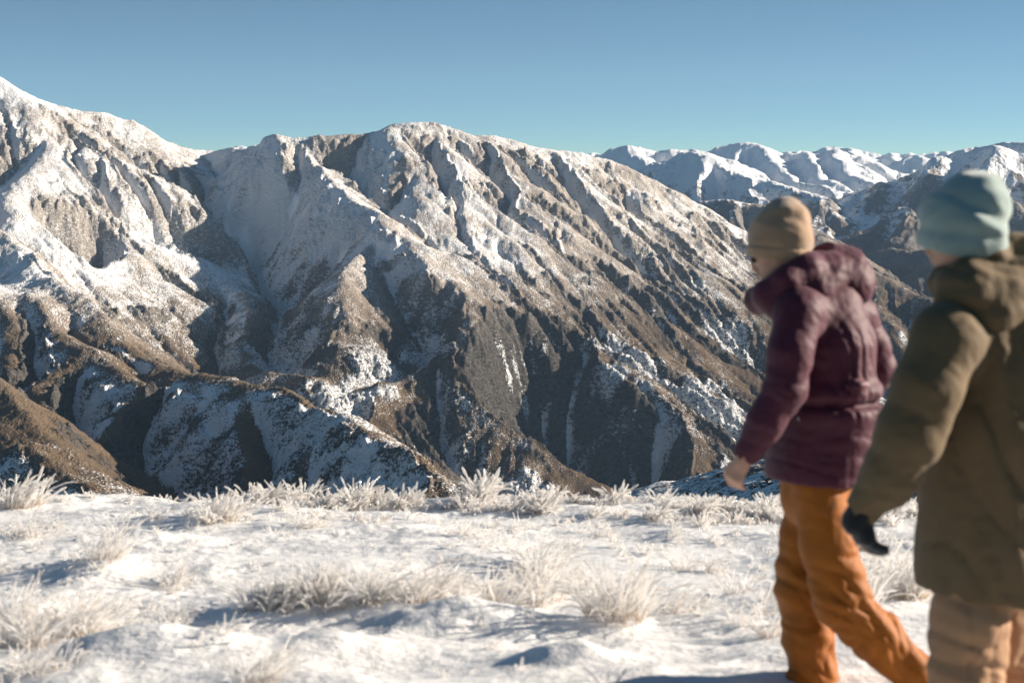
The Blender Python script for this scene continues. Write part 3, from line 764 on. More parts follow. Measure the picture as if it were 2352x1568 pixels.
def plain(name, col, rough=.5, spec=.5):
    m = bpy.data.materials.new(name); t = NT(m)
    co = t.n('ShaderNodeTexCoord').outputs['Object']
    c = t.mix(t.noise(co, 60, 3), tuple(x * .8 for x in col), tuple(min(1, x * 1.2) for x in col))
    p = t.n('ShaderNodeBsdfPrincipled', i_Base_Color=c, i_Roughness=rough); p.inputs['Specular IOR Level'].default_value = spec
    t.out(p.outputs[0]); return m

skin = skin_material()

def folds(x, y, z, u, v, su, sv, seed, sharp=1.0):
    """creased cloth: long wrinkles running along v, su / sv are the sizes across and along"""
    a = (x * u[0] + y * u[1] + z * u[2]) / su; b = (x * v[0] + y * v[1] + z * v[2]) / sv
    n = perlin(a + .8 * perlin(a * .5, b, seed + 3), b, seed)
    return (np.abs(n) ** .7) * 1.15 * sharp + .35 * perlin(a * 2.1, b * 1.7, seed + 7)

def band(z, a, b, w=.04): return sstep(a - w, a + w, z) * (1 - sstep(b - w, b + w, z))

def near(x, y, z, a, b, r):
    """1 close to the segment a-b, 0 further than r"""
    p = np.stack([x, y, z], -1) - a; ab = b - a
    t = np.clip(p @ ab / (ab @ ab), 0, 1)
    return 1 - sstep(r * .75, r * 1.15, np.linalg.norm(p - t[:, None] * ab, axis=-1))

def hand(s, wrist, direc, palm_n, thumb_side, L=.085, curl=(.75, .9, 1.0, 1.1), fat=1.0):
    """palm, four bent fingers of unequal length and a thumb that leaves the side of the palm"""
    d = direc / np.linalg.norm(direc); n = palm_n - d * (palm_n @ d); n /= np.linalg.norm(n)
    sd = np.cross(n, d); sd = sd if sd @ thumb_side > 0 else -sd
    base = wrist + d * L
    for o in (.024, .008, -.008, -.024): s.cap(wrist + sd * o * .6, base + sd * o, .015 * fat, .0135 * fat, .012)
    for i, (o, ln) in enumerate(zip((.027, .009, -.009, -.026), (.072, .080, .075, .060))):
        p = base + sd * o; a = curl[i] * .75
        v = d
        for j, f in enumerate((.45, .32, .23)):
            v = v * math.cos(a) + n * math.sin(a); v /= np.linalg.norm(v)
            q = p + v * ln * f
            s.cap(p, q, (.0098 - .0009 * j) * fat, (.0092 - .0011 * j) * fat, .003); p = q
            d2 = v
        # keep bending in the same plane
    tb = wrist + d * L * .35 + sd * .028
    t1 = tb + (d * .75 + sd * .55 + n * .35) * .036; t2 = t1 + (d * .8 + n * .6) * .030
    s.cap(wrist + d * .02 + sd * .012, tb, .015 * fat, .0135 * fat, .01); s.cap(tb, t1, .0125 * fat, .0105 * fat, .006); s.cap(t1, t2, .0105 * fat, .009 * fat, .003)

def empty_root(name, loc, label, cat):
    o = bpy.data.objects.new(name, None); COL.objects.link(o); o.location = loc; o['label'] = label; o['category'] = cat; o.empty_display_size = .2
    return o

def knob(name, mat, parent, origin, c, size, axes):
    """small rounded block: axes are its three unit directions"""
    import bmesh
    bm = bmesh.new(); bmesh.ops.create_cube(bm, size=1)
    M = Matrix(((*(axes[0] * size[0]),), (*(axes[1] * size[1]),), (*(axes[2] * size[2]),))).transposed().to_4x4()
    bmesh.ops.transform(bm, matrix=M, verts=bm.verts)
    bmesh.ops.bevel(bm, geom=bm.edges[:], offset=min(size) * .35, segments=2, affect='EDGES')
    me = bpy.data.meshes.new(name); bm.to_mesh(me); bm.free(); me.materials.append(mat)
    for p in me.polygons: p.use_smooth = True
    o = bpy.data.objects.new(name, me); COL.objects.link(o); o.parent = parent
    o.location = Vector(np.asarray(c) - np.asarray(origin)) if parent is None or parent.parent is None else Vector(np.asarray(c) - np.asarray(origin))
    return o

# ================================================================== the walker in purple
R1 = 5.7
def A(X, Y, dy=0.0):
    return P(X, Y, R1 + dy)
org = A(1880, 1622); org[2] = P(1880, 1622, R1)[2]
fwd = np.array([-.87, .5, 0.0]); fwd /= np.linalg.norm(fwd); lft = np.array([-fwd[1], fwd[0], 0]); up = np.array([0, 0, 1.0])
LO, HI = A(1600, 1700, -.55), A(2260, 430, .6)
LO = np.array([A(1600, 1700)[0], R1 - .55, org[2] - .06]); HI = np.array([A(2260, 430)[0], R1 + .6, A(1800, 440)[2]])

hip = A(1878, 1090); chest = A(1885, 760); neck = A(1850, 650)
Lsh, Lel, Lwr = A(1832, 728, -.17), A(1803, 893, -.23), A(1704, 1062, -.20)
Rsh, Rel, Rwr = A(1965, 735, .17), A(2012, 850, .22), A(1960, 935, .30)
Lhip, Lkn, Lan = A(1880, 1120, -.09), A(1938, 1385, -.12), A(2105, 1552, -.10)
Rhip, Rkn, Ran = A(1868, 1120, .09), A(1846, 1345, .10), A(1872, 1578, .10)
headc = A(1790, 572, -.02)

# body: one continuous surface
body = Sdf(LO, HI, .005)
hf = np.array([-.76, .55, -.36]); hf /= np.linalg.norm(hf)                          # the way the face looks: left, away and down
hl = np.cross(up, hf); hl /= np.linalg.norm(hl); hu = np.cross(hf, hl)
body.cap(headc + hu * .015 - hf * .012, headc + hu * .02 + hf * .014, .086, .084, .02, (hl, .86))
body.cap(headc + hf * .035 - hu * .055, headc + hf * .05 - hu * .075, .052, .040, .03)     # jaw
body.cap(headc + hf * .085 + hu * .0, headc + hf * .108 - hu * .032, .010, .014, .016)     # nose
body.cap(headc + hf * .088 - hu * .058, headc + hf * .088 - hu * .058 + hl * .001, .020, .020, .012, (hu, .6))   # lips
body.cap(headc + hf * .072 - hu * .088, headc + hf * .075 - hu * .09, .020, .018, .02)     # chin
for sgn in (-1, 1):
    body.cap(headc + hf * .082 + hl * sgn * .03 + hu * .002, headc + hf * .08 + hl * sgn * .034 + hu * .002, .014, .012, .008, sub=True)   # eye sockets
    body.cap(headc + hf * .071 + hl * sgn * .031 + hu * .0, headc + hf * .072 + hl * sgn * .032, .0115, .0115, .003)
    body.cap(headc - hf * .012 + hl * sgn * .074 - hu * .005, headc - hf * .018 + hl * sgn * .080 - hu * .035, .016, .010, .008)            # ears
body.cap(headc - hu * .06 - hf * .015, neck - up * .03, .052, .060, .04)
body.chain([(neck - up * .06, .07), (chest, .125), (A(1885, 900), .105), (hip, .098)], .06)
body.chain([(Lsh, .05), (Lel, .042), (Lwr, .029)], .03); body.chain([(Rsh, .05), (Rel, .042), (Rwr, .029)], .03)
body.chain([(Lhip, .07), (Lkn, .058), (Lan, .04)], .04); body.chain([(Rhip, .07), (Rkn, .058), (Ran, .04)], .04)
hand(body, Lwr + (Lwr - Lel) * .02, np.array([-.42, .05, -.86]), np.array([.55, .65, -.2]), np.array([-.9, .3, 0]), .05, (1.0, 1.15, 1.25, 1.3), .95)
hand(body, Rwr, np.array([-.8, .3, -.2]), np.array([-.2, -.6, -.4]), up)
person1 = body.mesh('person', skin, None, org)
person1['label'] = 'walker in tan beanie, purple hooded jacket and orange trousers striding left with a bare hand'
person1['category'] = 'person'

m_purple = fabric('purple_shell', (.082, .013, .033), .6, 700, .12, .1)
jk = Sdf(LO, HI)
jk.chain([(A(1893, 705), .125), (A(1893, 790, -.01), .150), (A(1893, 875), .148), (A(1900, 940), .160), (A(1888, 1010), .160), (A(1876, 1090), .160), (A(1874, 1150), .165)], .05, ((-.5, .87, 0), 1.12))
jk.cap(A(1838, 712, -.14), A(1955, 720, .15), .085, .080, .05)                              # shoulders
jk.chain([(Lsh + up * .005, .082), (A(1815, 810, -.22), .072), (Lel, .070), (A(1760, 965, -.23), .062), (Lwr + (Lel - Lwr) * .10, .049)], .03)
jk.chain([(Rsh, .078), (A(1998, 795, .2), .068), (Rel, .066), (Rwr, .05)], .03)
jk.cut(A(1874, 1099), (0.05, 0, -1), (LO, np.array([HI[0], HI[1], A(0, 1085)[2]]))) if False else jk.cut(A(1874, 1098), (-.02, 0, -1))
# hollow cuff and hem lip
cd_ = (Lwr - Lel) / np.linalg.norm(Lwr - Lel)
jk.cap(Lwr - cd_ * .012, Lwr + cd_ * .06, .040, .042, .004, None, True)
jk.cut(Lwr + cd_ * -.002, cd_, (Lwr - .075, Lwr + .075))
def jdisp(x, y, z):
    zc = z - org[2]
    arm = np.maximum(near(x, y, z, Lsh, Lel, .12), near(x, y, z, Lel, Lwr, .105))
    armR = np.maximum(near(x, y, z, Rsh, Rel, .115), near(x, y, z, Rel, Rwr, .1))
    arms = np.maximum(arm, armR)
    e = -(.011 * folds(x, y, z, (.75, .66, .12), (-.1, 0, 1), .055, .36, 5) * band(zc, 1.02, 1.32) * (1 - arms))
    e += -(.006 * folds(x, y, z, (.2, .1, 1), (.9, .4, 0), .060, .3, 9) * band(zc, .72, 1.0) * (1 - arms))
    e += -(.0055 * folds(x, y, z, (.3, -.2, .95), (.8, .2, -.4), .07, .12, 15)) * arms * (.5 + .7 * np.maximum(near(x, y, z, Lel - .06, Lel + .06, .16), armR))
    e += .016 * np.exp(-((zc - 1.065) / .012) ** 2) * (1 - arms) - .012 * band(zc, 1.085, 1.13, .02) * (1 - arms) - .008 * band(zc, 1.0, 1.05, .02) * (1 - arms)                            # waist drawcord
    e += .005 * np.exp(-((zc - .775) / .006) ** 2)                                          # hem seam
    e += .002 * perlin(x / .02, z / .02 + y / .03, 3)
    return e + .004
jk.bend(jdisp)
jacket1 = jk.mesh('jacket', m_purple, person1, org)

hd = Sdf(np.array([A(1690, 0)[0], R1 - .32, A(0, 760)[2]]), np.array([A(2040, 0)[0], R1 + .36, A(0, 530)[2]]), .005)
hd.chain([(A(1895, 597, .05), .052), (A(1925, 620, .06), .085), (A(1945, 650, .05), .088)], .05, ((-.5, .87, 0), 1.25))
hd.chain([(A(1900, 640, -.02), .092), (A(1945, 655, .0), .075)], .04)
hd.chain([(A(1890, 596, .02), .050), (A(1852, 612, -.10), .046), (A(1806, 642, -.135), .046), (A(1762, 676, -.10), .046), (A(1742, 690, -.02), .046), (A(1760, 682, .08), .044), (A(1830, 640, .14), .045), (A(1890, 605, .11), .05)], .03)
hd.chain([(A(1870, 668, -.08), .075), (A(1800, 700, -.1), .062)], .05)
hd.cap(A(1868, 585, .02), A(1830, 600, .02), .055, .06, .03, None, True)
hd.bend(lambda x, y, z: -(.005 * folds(x, y, z, (.3, .2, .95), (.9, .1, -.3), .08, .25, 31)) + .005 + .002 * perlin(x / .02, z / .02, 5))
hood1 = hd.mesh('hood', m_purple, jacket1, org)

m_tanknit = fabric('tan_knit', (.40, .26, .165), .95, 420, .10, .5, True)
def beanie(name, mat, parent, origin, c, hu, hf, hl, r, hgt, tilt, lo, hi, seed, fold):
    b = Sdf(lo, hi, .005)
    b.chain([(c, r), (c + hu * hgt * .45 + tilt * .3, r * .93), (c + hu * hgt * .8 + tilt, r * .55)], .05, (hl, .95))
    b.cap(c + hu * hgt * .86 + tilt * 1.1, c + hu * hgt * .92 + tilt * 1.3, r * .33, r * .25, .04)
    b.cut(c - hu * r * .42, -hu)
    b.bend(lambda x, y, z: fold(x, y, z))
    return b.mesh(name, mat, parent, origin)
def hz_(x, y, z, c, hu): return (x - c[0]) * hu[0] + (y - c[1]) * hu[1] + (z - c[2]) * hu[2]
bc = headc + hu * .012 - hf * .006
bu = np.array([.10, 0, 1.0]); bu /= np.linalg.norm(bu)
def fold1(x, y, z):
    h = hz_(x, y, z, bc, bu)
    return (-.004 * (1 - sstep(-.012, -.004, h)) + .0045 * np.exp(-((h + .006) / .005) ** 2) + .010 * np.exp(-(((h - .105) / .03) ** 2)) * (perlin(x / .05, y / .05 + z / .08, 71) + .3) + .004 * perlin(x / .06, z / .05 + y / .06, 72))
beanie1 = beanie('beanie', m_tanknit, person1, org, bc, bu, hf, hl, .107, .108, np.array([.012, 0, 0]), np.array([A(1690, 0)[0], R1 - .2, A(0, 640)[2]]), np.array([A(1890, 0)[0], R1 + .18, A(0, 440)[2]]), 3, fold1)

# sunglasses
m_lens = plain('dark_lens', (.015, .014, .013), .12, .6); m_frame = plain('tortoise_frame', (.16, .12, .05), .35)
gl = Sdf(headc - .2, headc + .2, .0035)
for sgn in (-1, 1):
    gl.cap(headc + hf * .088 + hl * sgn * .022 + hu * .002, headc + hf * .078 + hl * sgn * .050 + hu * .0, .021, .020, .004, (hf, .3))
glasses = gl.mesh('sunglasses', m_lens, person1, org)
fr = Sdf(headc - .2, headc + .2, .0035)
for sgn in (-1, 1):
    fr.cap(headc + hf * .084 + hl * sgn * .062 + hu * .008, headc - hf * .01 + hl * sgn * .083 + hu * .008, .0045, .0045, .003)
    fr.cap(headc + hf * .096 + hl * sgn * .012 + hu * .016, headc + hf * .082 + hl * sgn * .064 + hu * .014, .0045, .005, .003)
fr.cap(headc + hf * .100 - hl * .012 + hu * .010, headc + hf * .100 + hl * .012 + hu * .010, .004, .004, .003)
fr.mesh('frame', m_frame, glasses, org)

m_orange = fabric('orange_softshell', (.33, .098, .004), .66, 800, .14, .05)
tr = Sdf(LO, HI)
tr.chain([(A(1876, 1085), .122), (A(1874, 1140), .120)], .03, ((-.5, .87, 0), 1.1))
tr.chain([(Rhip, .092), (A(1858, 1230, .10), .096), (Rkn, .088), (A(1856, 1450, .10), .082), (A(1868, 1545, .10), .080), (A(1868, 1590, .10), .086)], .03)
tr.chain([(Lhip, .088), (A(1900, 1250, -.10), .092), (Lkn, .082), (A(2015, 1465, -.11), .078), (Lan, .072), (Lan + (Lan - Lkn) * .12, .074)], .03)
tr.cut(A(1868, 1592), (0, 0, -1))
def tdisp(x, y, z):
    kn = np.maximum(near(x, y, z, Rkn - .05, Rkn + .05, .2), near(x, y, z, Lkn - .05, Lkn + .05, .2))
    low = np.maximum(near(x, y, z, Rkn, Ran, .13), near(x, y, z, Lkn, Lan, .13))
    a = -(.014 * folds(x, y, z, (.35, 0, .95), (.9, .3, -.3), .07, .18, 45)) * (.25 + .85 * kn)
    b = -(.013 * folds(x, y, z, (.8, .3, .5), (-.4, .1, .9), .06, .2, 49)) * low
    return a + b + .004 + .0015 * perlin(x / .02, z / .02, 6)
tr.bend(tdisp)
trousers1 = tr.mesh('trousers', m_orange, person1, org)

def boot(parent, origin, ankle, ground_z, f, pitch, mat, sole_mat, lo, hi):
    f = f / np.linalg.norm(f); dirf = np.array([f[0] * math.cos(pitch), f[1] * math.cos(pitch), -math.sin(pitch)]); nu = np.cross(np.cross(dirf, up), dirf)
    heel = ankle - nu * .075 - dirf * .05
    b = Sdf(lo, hi, .006)
    b.chain([(ankle + nu * .05, .05), (ankle - nu * .03, .05), (heel + nu * .035 + dirf * .02, .042)], .03)
    b.chain([(ankle - nu * .03, .05), (heel + dirf * .15 + nu * .035, .043), (heel + dirf * .22 + nu * .03, .036)], .03)
    b.cut(heel - nu * .002, -nu)
    bo_ = b.mesh('boot', mat, parent, origin)
    q = Sdf(lo, hi, .006)
    q.chain([(heel + dirf * .012, .046), (heel + dirf * .12, .044), (heel + dirf * .215, .046)], .02, (nu, .34))
    q.mesh('sole', sole_mat, bo_, origin)
m_boot = plain('boot_leather', (.05, .038, .03), .6); m_sole = plain('boot_rubber', (.02, .02, .02), .8)
BLO, BHI = lambda a: a - np.array([.4, .4, .32]), lambda a: a + np.array([.4, .4, .2])
boot(person1, org, Ran + np.array([0, 0, -.0]), org[2], fwd, 0.05, m_boot, m_sole, BLO(Ran), BHI(Ran))
boot(person1, org, Lan + (Lan - Lkn) * .05, org[2], fwd, .75, m_boot, m_sole, BLO(Lan), BHI(Lan))

# strap and toggle on the back of the jacket
bk = -fwd * .8 + lft * .2; bk /= np.linalg.norm(bk); sidev = np.cross(up, bk); sidev /= np.linalg.norm(sidev)
def on_surface(mesh_o, X, Y, origin):
    """where the sight line through (X, Y) meets an already built mesh"""
    dirv = Vector(P(X, Y, 1.0)).normalized(); o = Vector(-np.asarray(origin))
    ok, loc, nrm, _ = mesh_o.ray_cast(o, dirv)
    return (np.array(loc) + np.asarray(origin), np.array(nrm)) if ok else (P(X, Y, R1), -dirv)
def patch_on(name, mat, parent, target, origin, X, Y, w, hgt, th, tilt=0.0):
    c, n = on_surface(target, X, Y, origin); n = n / np.linalg.norm(n)
    a = np.cross(up, n); a /= np.linalg.norm(a); b = np.cross(n, a)
    a, b = a * math.cos(tilt) + b * math.sin(tilt), b * math.cos(tilt) - a * math.sin(tilt)
    return knob(name, mat, parent, origin, c + n * min(th * .45, -th * .5 + .012 if th > .03 else 1), (w, hgt, th), (a, b, n))
m_strap = fabric('purple_webbing', (.11, .024, .046), .5, 900, .1)
patch_on('strap', m_strap, jacket1, jacket1, org, 1966, 889, .085, .05, .045)
patch_on('toggle', plain('toggle_steel', (.35, .35, .33), .4), jacket1, jacket1, org, 1834, 961, .016, .02, .012)
patch_on('pocket_zip', plain('zip_black', (.012, .01, .01), .6), trousers1, trousers1, org, 1912, 1160, .008, .075, .006, .35)

# ================================================================== the walker in olive
R2 = 4.67
def B(X, Y, dy=0.0): return P(X, Y, R2 + dy)
org2 = B(2235, 1898)
fw2 = np.array([-.82, .57, 0.0]); fw2 /= np.linalg.norm(fw2)
LO2 = np.array([B(1890, 0)[0], R2 - .5, org2[2] - .06]); HI2 = np.array([B(2600, 0)[0], R2 + .6, B(0, 370)[2]])
sh, el, wr = B(2172, 790, -.18), B(2090, 1000, -.22), B(1972, 1188, -.16)
sh2, el2, wr2 = B(2370, 790, .18), B(2440, 980, .2), B(2430, 1170, .26)
lh, lk, la = B(2232, 1310, -.06), B(2222, 1570, -.10), B(2240, 1835, -.06)
rh, rk, ra = B(2275, 1310, .10), B(2335, 1545, .14), B(2440, 1790, .14)
hc2 = B(2207, 530, -.02)
hf2 = np.array([-.62, .76, -.22]); hf2 /= np.linalg.norm(hf2); hl2 = np.cross(up, hf2); hl2 /= np.linalg.norm(hl2); hu2 = np.cross(hf2, hl2)
b2 = Sdf(LO2, HI2, .0055)
b2.cap(hc2 + hu2 * .015 - hf2 * .012, hc2 + hu2 * .02 + hf2 * .014, .090, .088, .02, (hl2, .86))
b2.cap(hc2 + hf2 * .035 - hu2 * .06, hc2 + hf2 * .052 - hu2 * .085, .056, .044, .03)
b2.cap(hc2 + hf2 * .09, hc2 + hf2 * .112 - hu2 * .034, .010, .015, .016)
b2.cap(hc2 + hf2 * .09 - hu2 * .062, hc2 + hf2 * .09 - hu2 * .063 + hl2 * .001, .021, .021, .012, (hu2, .6))
for sgn in (-1, 1):
    b2.cap(hc2 + hf2 * .086 + hl2 * sgn * .031, hc2 + hf2 * .084 + hl2 * sgn * .035, .014, .012, .008, sub=True)
    b2.cap(hc2 + hf2 * .075 + hl2 * sgn * .032, hc2 + hf2 * .076 + hl2 * sgn * .033, .012, .012, .003)
    b2.cap(hc2 - hf2 * .010 + hl2 * sgn * .078 - hu2 * .02, hc2 - hf2 * .018 + hl2 * sgn * .084 - hu2 * .055, .017, .011, .008)
b2.cap(hc2 - hu2 * .06 - hf2 * .02, B(2270, 690), .058, .066, .04)
b2.chain([(B(2275, 710), .08), (B(2272, 860), .14), (B(2258, 1050), .115), (B(2256, 1270), .10)], .06)
b2.chain([(sh, .055), (el, .045), (wr, .031)], .03); b2.chain([(sh2, .055), (el2, .045), (wr2, .031)], .03)
b2.chain([(lh, .072), (lk, .06), (la, .042)], .04); b2.chain([(rh, .085), (rk, .06), (ra, .042)], .04)
gd = np.array([.10, .1, -.96])
hand(b2, wr2, np.array([-.5, .2, -.8]), np.array([-.5, .3, .3]), np.array([-.5, .5, 0]))
hand(b2, wr, np.array([.02, .0, -1]), np.array([.9, .4, .1]), np.array([-.3, .9, 0]), .05, (.5, .6, .7, .8), .55)
person2 = b2.mesh('person', skin, None, org2)
person2['label'] = 'nearer walker in pale teal beanie, olive hooded coat, tan trousers and a black glove'
person2['category'] = 'person'

m_olive = fabric('olive_canvas', (.155, .103, .052), .78, 650, .12, .1)
jo = Sdf(LO2, HI2, .0062)
jo.chain([(B(2275, 745), .155), (B(2275, 850), .170), (B(2268, 980), .165), (B(2260, 1110), .154), (B(2258, 1240), .158), (B(2258, 1340), .162), (B(2258, 1440), .164)], .06, ((-.57, .82, 0), 1.12))
jo.cap(B(2180, 775, -.15), B(2355, 770, .15), .10, .10, .06)
jo.chain([(sh + up * .005, .100), (B(2130, 890, -.22), .092), (el, .089), (B(2045, 1090, -.2), .077), (wr + (el - wr) * .12, .054)], .03)
jo.chain([(sh2, .1), (el2, .088), (wr2 + (el2 - wr2) * .1, .06)], .03)
jo.cut(B(2250, 1358, 0), (-.10, 0, -1))
wd = (wr - el) / np.linalg.norm(wr - el)
jo.cap(wr - wd * .010, wr + wd * .06, .044, .046, .004, None, True)
jo.cut(wr + wd * .004, wd, (wr - .08, wr + .08))
def odisp(x, y, z):
    zc = z - org2[2]
    arm = np.maximum(near(x, y, z, sh, el, .14), near(x, y, z, el, wr, .13)); armR = np.maximum(near(x, y, z, sh2, el2, .13), near(x, y, z, el2, wr2, .12)); arms = np.maximum(arm, armR)
    e = -(.019 * folds(x, y, z, (.8, .5, .22), (-.25, 0, 1), .085, .5, 105) * (1 - arms) * (.5 + .5 * band(zc, .75, 1.4, .12)))
    lowarm = near(x, y, z, el, wr, .13)
    e += -(.0075 * folds(x, y, z, (.45, -.1, .85), (.8, .2, -.45), .09, .16, 111)) * lowarm
    e += -(.003 * folds(x, y, z, (.5, .2, .8), (.5, .2, -.8), .09, .3, 115)) * np.maximum(arms - lowarm, 0)
    e += .006 * np.exp(-((zc - .645 + .10 * (x - org2[0])) / .007) ** 2)
    e += .002 * perlin(x / .025, z / .025 + y / .03, 3)
    return e + .005
jo.bend(odisp)
jacket2 = jo.mesh('jacket', m_olive, person2, org2)
ho_ = Sdf(np.array([B(2090, 0)[0], R2 - .36, B(0, 790)[2]]), np.array([B(2480, 0)[0], R2 + .4, B(0, 500)[2]]), .0055)
ho_.chain([(B(2305, 600, .10), .07), (B(2345, 610, .0), .085), (B(2345, 660, -.04), .085), (B(2300, 672, -.10), .070), (B(2235, 668, -.15), .058), (B(2190, 655, -.12), .045)], .04)
ho_.chain([(B(2190, 655, -.12), .045), (B(2172, 650, -.02), .045), (B(2190, 630, .10), .05), (B(2305, 600, .12), .06)], .03)
ho_.chain([(B(2225, 612, -.12), .034), (B(2275, 585, -.08), .036), (B(2330, 575, 0), .04)], .03)
ho_.chain([(B(2200, 700, -.12), .05), (B(2280, 715, -.14), .055), (B(2350, 705, -.08), .06)], .04)
ho_.cap(B(2268, 632, -.24), B(2330, 622, -.22), .022, .022, .03, None, True)
ho_.bend(lambda x, y, z: -(.009 * folds(x, y, z, (.2, .2, .95), (.95, .1, .15), .075, .25, 131)) + .005 + .002 * perlin(x / .025, z / .025, 5))
hood2 = ho_.mesh('hood', m_olive, jacket2, org2)

m_teal = fabric('teal_knit', (.31, .40, .385), .95, 380, .08, .5, True)
bc2 = hc2 - hu2 * .012
bu2 = np.array([.20, -.05, 1.0]); bu2 /= np.linalg.norm(bu2)
def fold2(x, y, z):
    h = hz_(x, y, z, bc2, bu2)
    w1 = np.exp(-(((h - .01 - .10 * (x - bc2[0])) / .016) ** 2)); w2 = np.exp(-(((h - .085 + .25 * (x - bc2[0])) / .018) ** 2))
    return .007 * w1 + .011 * w2 - .004 * np.exp(-(((h - .045) / .02) ** 2)) + .006 * perlin(x / .06, z / .06 + y / .07, 172) - .003
beanie2 = beanie('beanie', m_teal, person2, org2, bc2, bu2, hf2, hl2, .120, .118, np.array([.022, 0, 0]), np.array([B(2070, 0)[0], R2 - .24, B(0, 660)[2]]), np.array([B(2350, 0)[0], R2 + .22, B(0, 370)[2]]), 9, fold2)

m_tan = fabric('tan_trouser_cloth', (.40, .225, .125), .8, 800, .12, .05)
to = Sdf(LO2, HI2, .0062)
to.chain([(B(2256, 1250), .125), (B(2256, 1320), .125)], .03, ((-.57, .82, 0), 1.1))
to.chain([(lh, .090), (B(2226, 1440, -.08), .098), (lk, .09), (B(2228, 1710, -.1), .084), (la, .085)], .03)
to.chain([(rh, .088), (B(2308, 1430, .14), .094), (rk, .085), (B(2395, 1680, .14), .08), (ra, .08)], .03)
to.cut(la - up * .03, (0, 0, -1))
def tdisp2(x, y, z):
    kn = np.maximum(near(x, y, z, lk - .05, lk + .08, .24), near(x, y, z, rk - .05, rk + .08, .24))
    return -(.018 * folds(x, y, z, (.3, .1, .95), (.9, .2, -.35), .085, .26, 145)) * (.4 + .7 * kn) - .012 * folds(x, y, z, (.9, .3, 0), (0, 0, 1), .07, .3, 149) + .006
to.bend(tdisp2)
to.mesh('trousers', m_tan, person2, org2)
boot(person2, org2, la - up * .0, org2[2], fw2, .05, m_boot, m_sole, BLO(la), BHI(la))
boot(person2, org2, ra - up * .02, org2[2], fw2, .55, m_boot, m_sole, BLO(ra), BHI(ra))

m_glove = fabric('black_fleece', (.012, .014, .018), .95, 500, .2, .3)
gv = Sdf(wr - np.array([.16, .16, .24]), wr + np.array([.16, .16, .1]), .004)
gv.chain([(wr - wd * .05, .040), (wr + wd * .012, .041)], .01)
hand(gv, wr - np.array([-.003, 0, -.005]), np.array([.22, .0, -.97]), np.array([.95, .35, .1]), np.array([-.35, .9, 0]), .062, (.55, .62, .68, .74), 1.5)
gv.bend(lambda x, y, z: .002 * perlin(x / .012, z / .012 + y / .02, 9))
glove = gv.mesh('glove', m_glove, person2, org2)
c, n = on_surface(glove, 1958, 1243, org2)
patch_on('palm_patch', fabric('green_grip', (.03, .065, .03), .8), glove, glove, org2, 1958, 1243, .022, .03, .006)
# ------------------------------------------------------------------ light, sky, camera
SUN_AZ, SUN_EL = math.radians(77), math.radians(18)              # azimuth clockwise from the view direction
w = bpy.data.worlds.new('World'); scene.world = w; w.use_nodes = True
nt = w.node_tree; nt.nodes.clear()
sky = nt.nodes.new('ShaderNodeTexSky'); sky.sky_type = 'NISHITA'; sky.sun_disc = False
sky.sun_elevation = SUN_EL; sky.sun_rotation = SUN_AZ
sky.altitude = 1500; sky.air_density = 1.0; sky.dust_density = .4; sky.ozone_density = 1.6
bg = nt.nodes.new('ShaderNodeBackground'); bg.inputs[1].default_value = .058
wo = nt.nodes.new('ShaderNodeOutputWorld')
tc = nt.nodes.new('ShaderNodeTexCoord'); vm = nt.nodes.new('ShaderNodeVectorMath'); vm.operation = 'MULTIPLY_ADD'   # thin mountain air: the sky deepens quickly above the horizon
vm.inputs[1].default_value = (1, 1, 3.0); vm.inputs[2].default_value = (0, 0, .035)
vn = nt.nodes.new('ShaderNodeVectorMath'); vn.operation = 'NORMALIZE'
nt.links.new(tc.outputs['Generated'], vm.inputs[0]); nt.links.new(vm.outputs[0], vn.inputs[0]); nt.links.new(vn.outputs[0], sky.inputs[0])
tint = nt.nodes.new('ShaderNodeMix'); tint.data_type = 'RGBA'; tint.blend_type = 'MULTIPLY'; tint.inputs[0].default_value = 1; tint.inputs[7].default_value = (.74, .98, .95, 1)
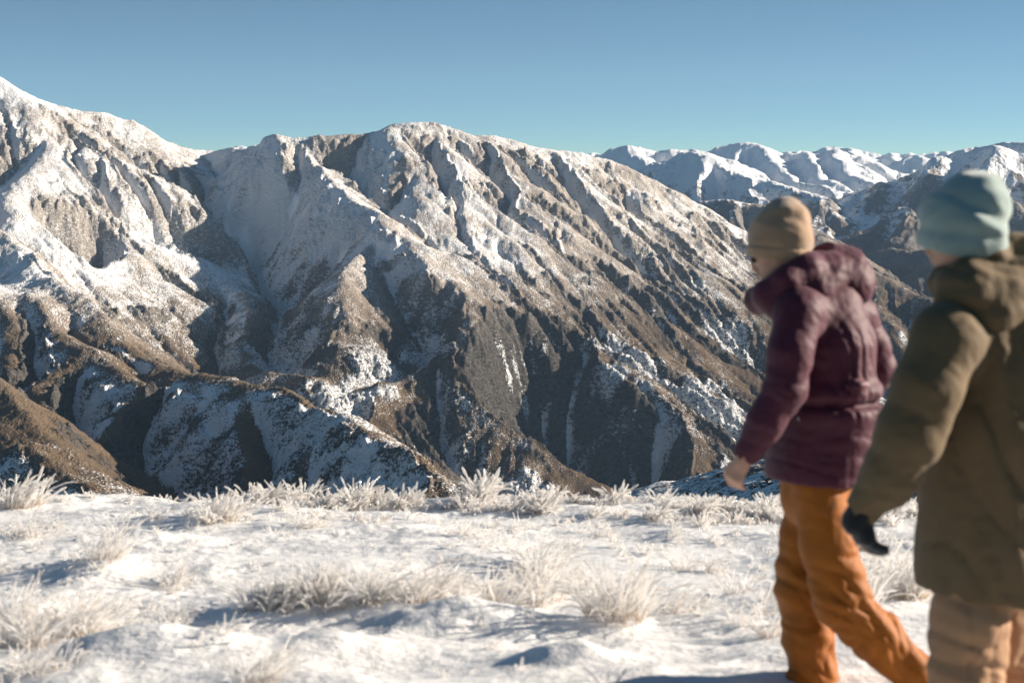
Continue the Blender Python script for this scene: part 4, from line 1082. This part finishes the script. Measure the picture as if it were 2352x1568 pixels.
nt.links.new(sky.outputs[0], tint.inputs[6]); nt.links.new(tint.outputs[2], bg.inputs[0]); nt.links.new(bg.outputs[0], wo.inputs[0])

ld = bpy.data.lights.new('sun', 'SUN'); ld.energy = 5.0; ld.angle = math.radians(.53); ld.color = (1, .875, .72)
lo = bpy.data.objects.new('sun', ld); COL.objects.link(lo)
sdir = Vector((math.sin(SUN_AZ) * math.cos(SUN_EL), math.cos(SUN_AZ) * math.cos(SUN_EL), math.sin(SUN_EL)))
lo.rotation_euler = sdir.to_track_quat('Z', 'Y').to_euler()

cd = bpy.data.cameras.new('camera'); cd.sensor_width = 36; cd.lens = 36 * FPX / 2352; cd.clip_end = 60000; cd.clip_start = .1
cd.dof.use_dof = True; cd.dof.focus_distance = 55; cd.dof.aperture_fstop = 4.2
co = bpy.data.objects.new('camera', cd); COL.objects.link(co)
co.rotation_euler = (math.pi / 2 - PITCH, 0, 0)
scene.camera = co
scene.view_settings.view_transform = 'Standard'; scene.view_settings.look = 'None'
scene.view_settings.gamma = 1; scene.view_settings.exposure = 1.12
scene.render.engine = 'CYCLES'
scene.cycles.use_denoising = True
scene.cycles.max_bounces = 6

# ------------------------------------------------------------------ air between here and the far ranges
hm = bpy.data.materials.new('mountain_air'); hm.use_nodes = True; hn = hm.node_tree; hn.nodes.clear()
pv = hn.nodes.new('ShaderNodeVolumePrincipled'); pv.inputs['Density'].default_value = 2.8e-5; pv.inputs['Color'].default_value = (.45, .68, 1, 1); pv.inputs['Anisotropy'].default_value = 0
ho = hn.nodes.new('ShaderNodeOutputMaterial'); hn.links.new(pv.outputs[0], ho.inputs['Volume'])
me = bpy.data.meshes.new('haze')
xa, xb, ya, yb, za, zb = -4200, 7500, -300, 14500, -720, 720
me.from_pydata([(x, y, z) for x in (xa, xb) for y in (ya, yb) for z in (za, zb)], [], [(0, 1, 3, 2), (4, 6, 7, 5), (0, 4, 5, 1), (2, 3, 7, 6), (0, 2, 6, 4), (1, 5, 7, 3)])
me.materials.append(hm); hz = bpy.data.objects.new('haze', me); COL.objects.link(hz); hz['kind'] = 'stuff'
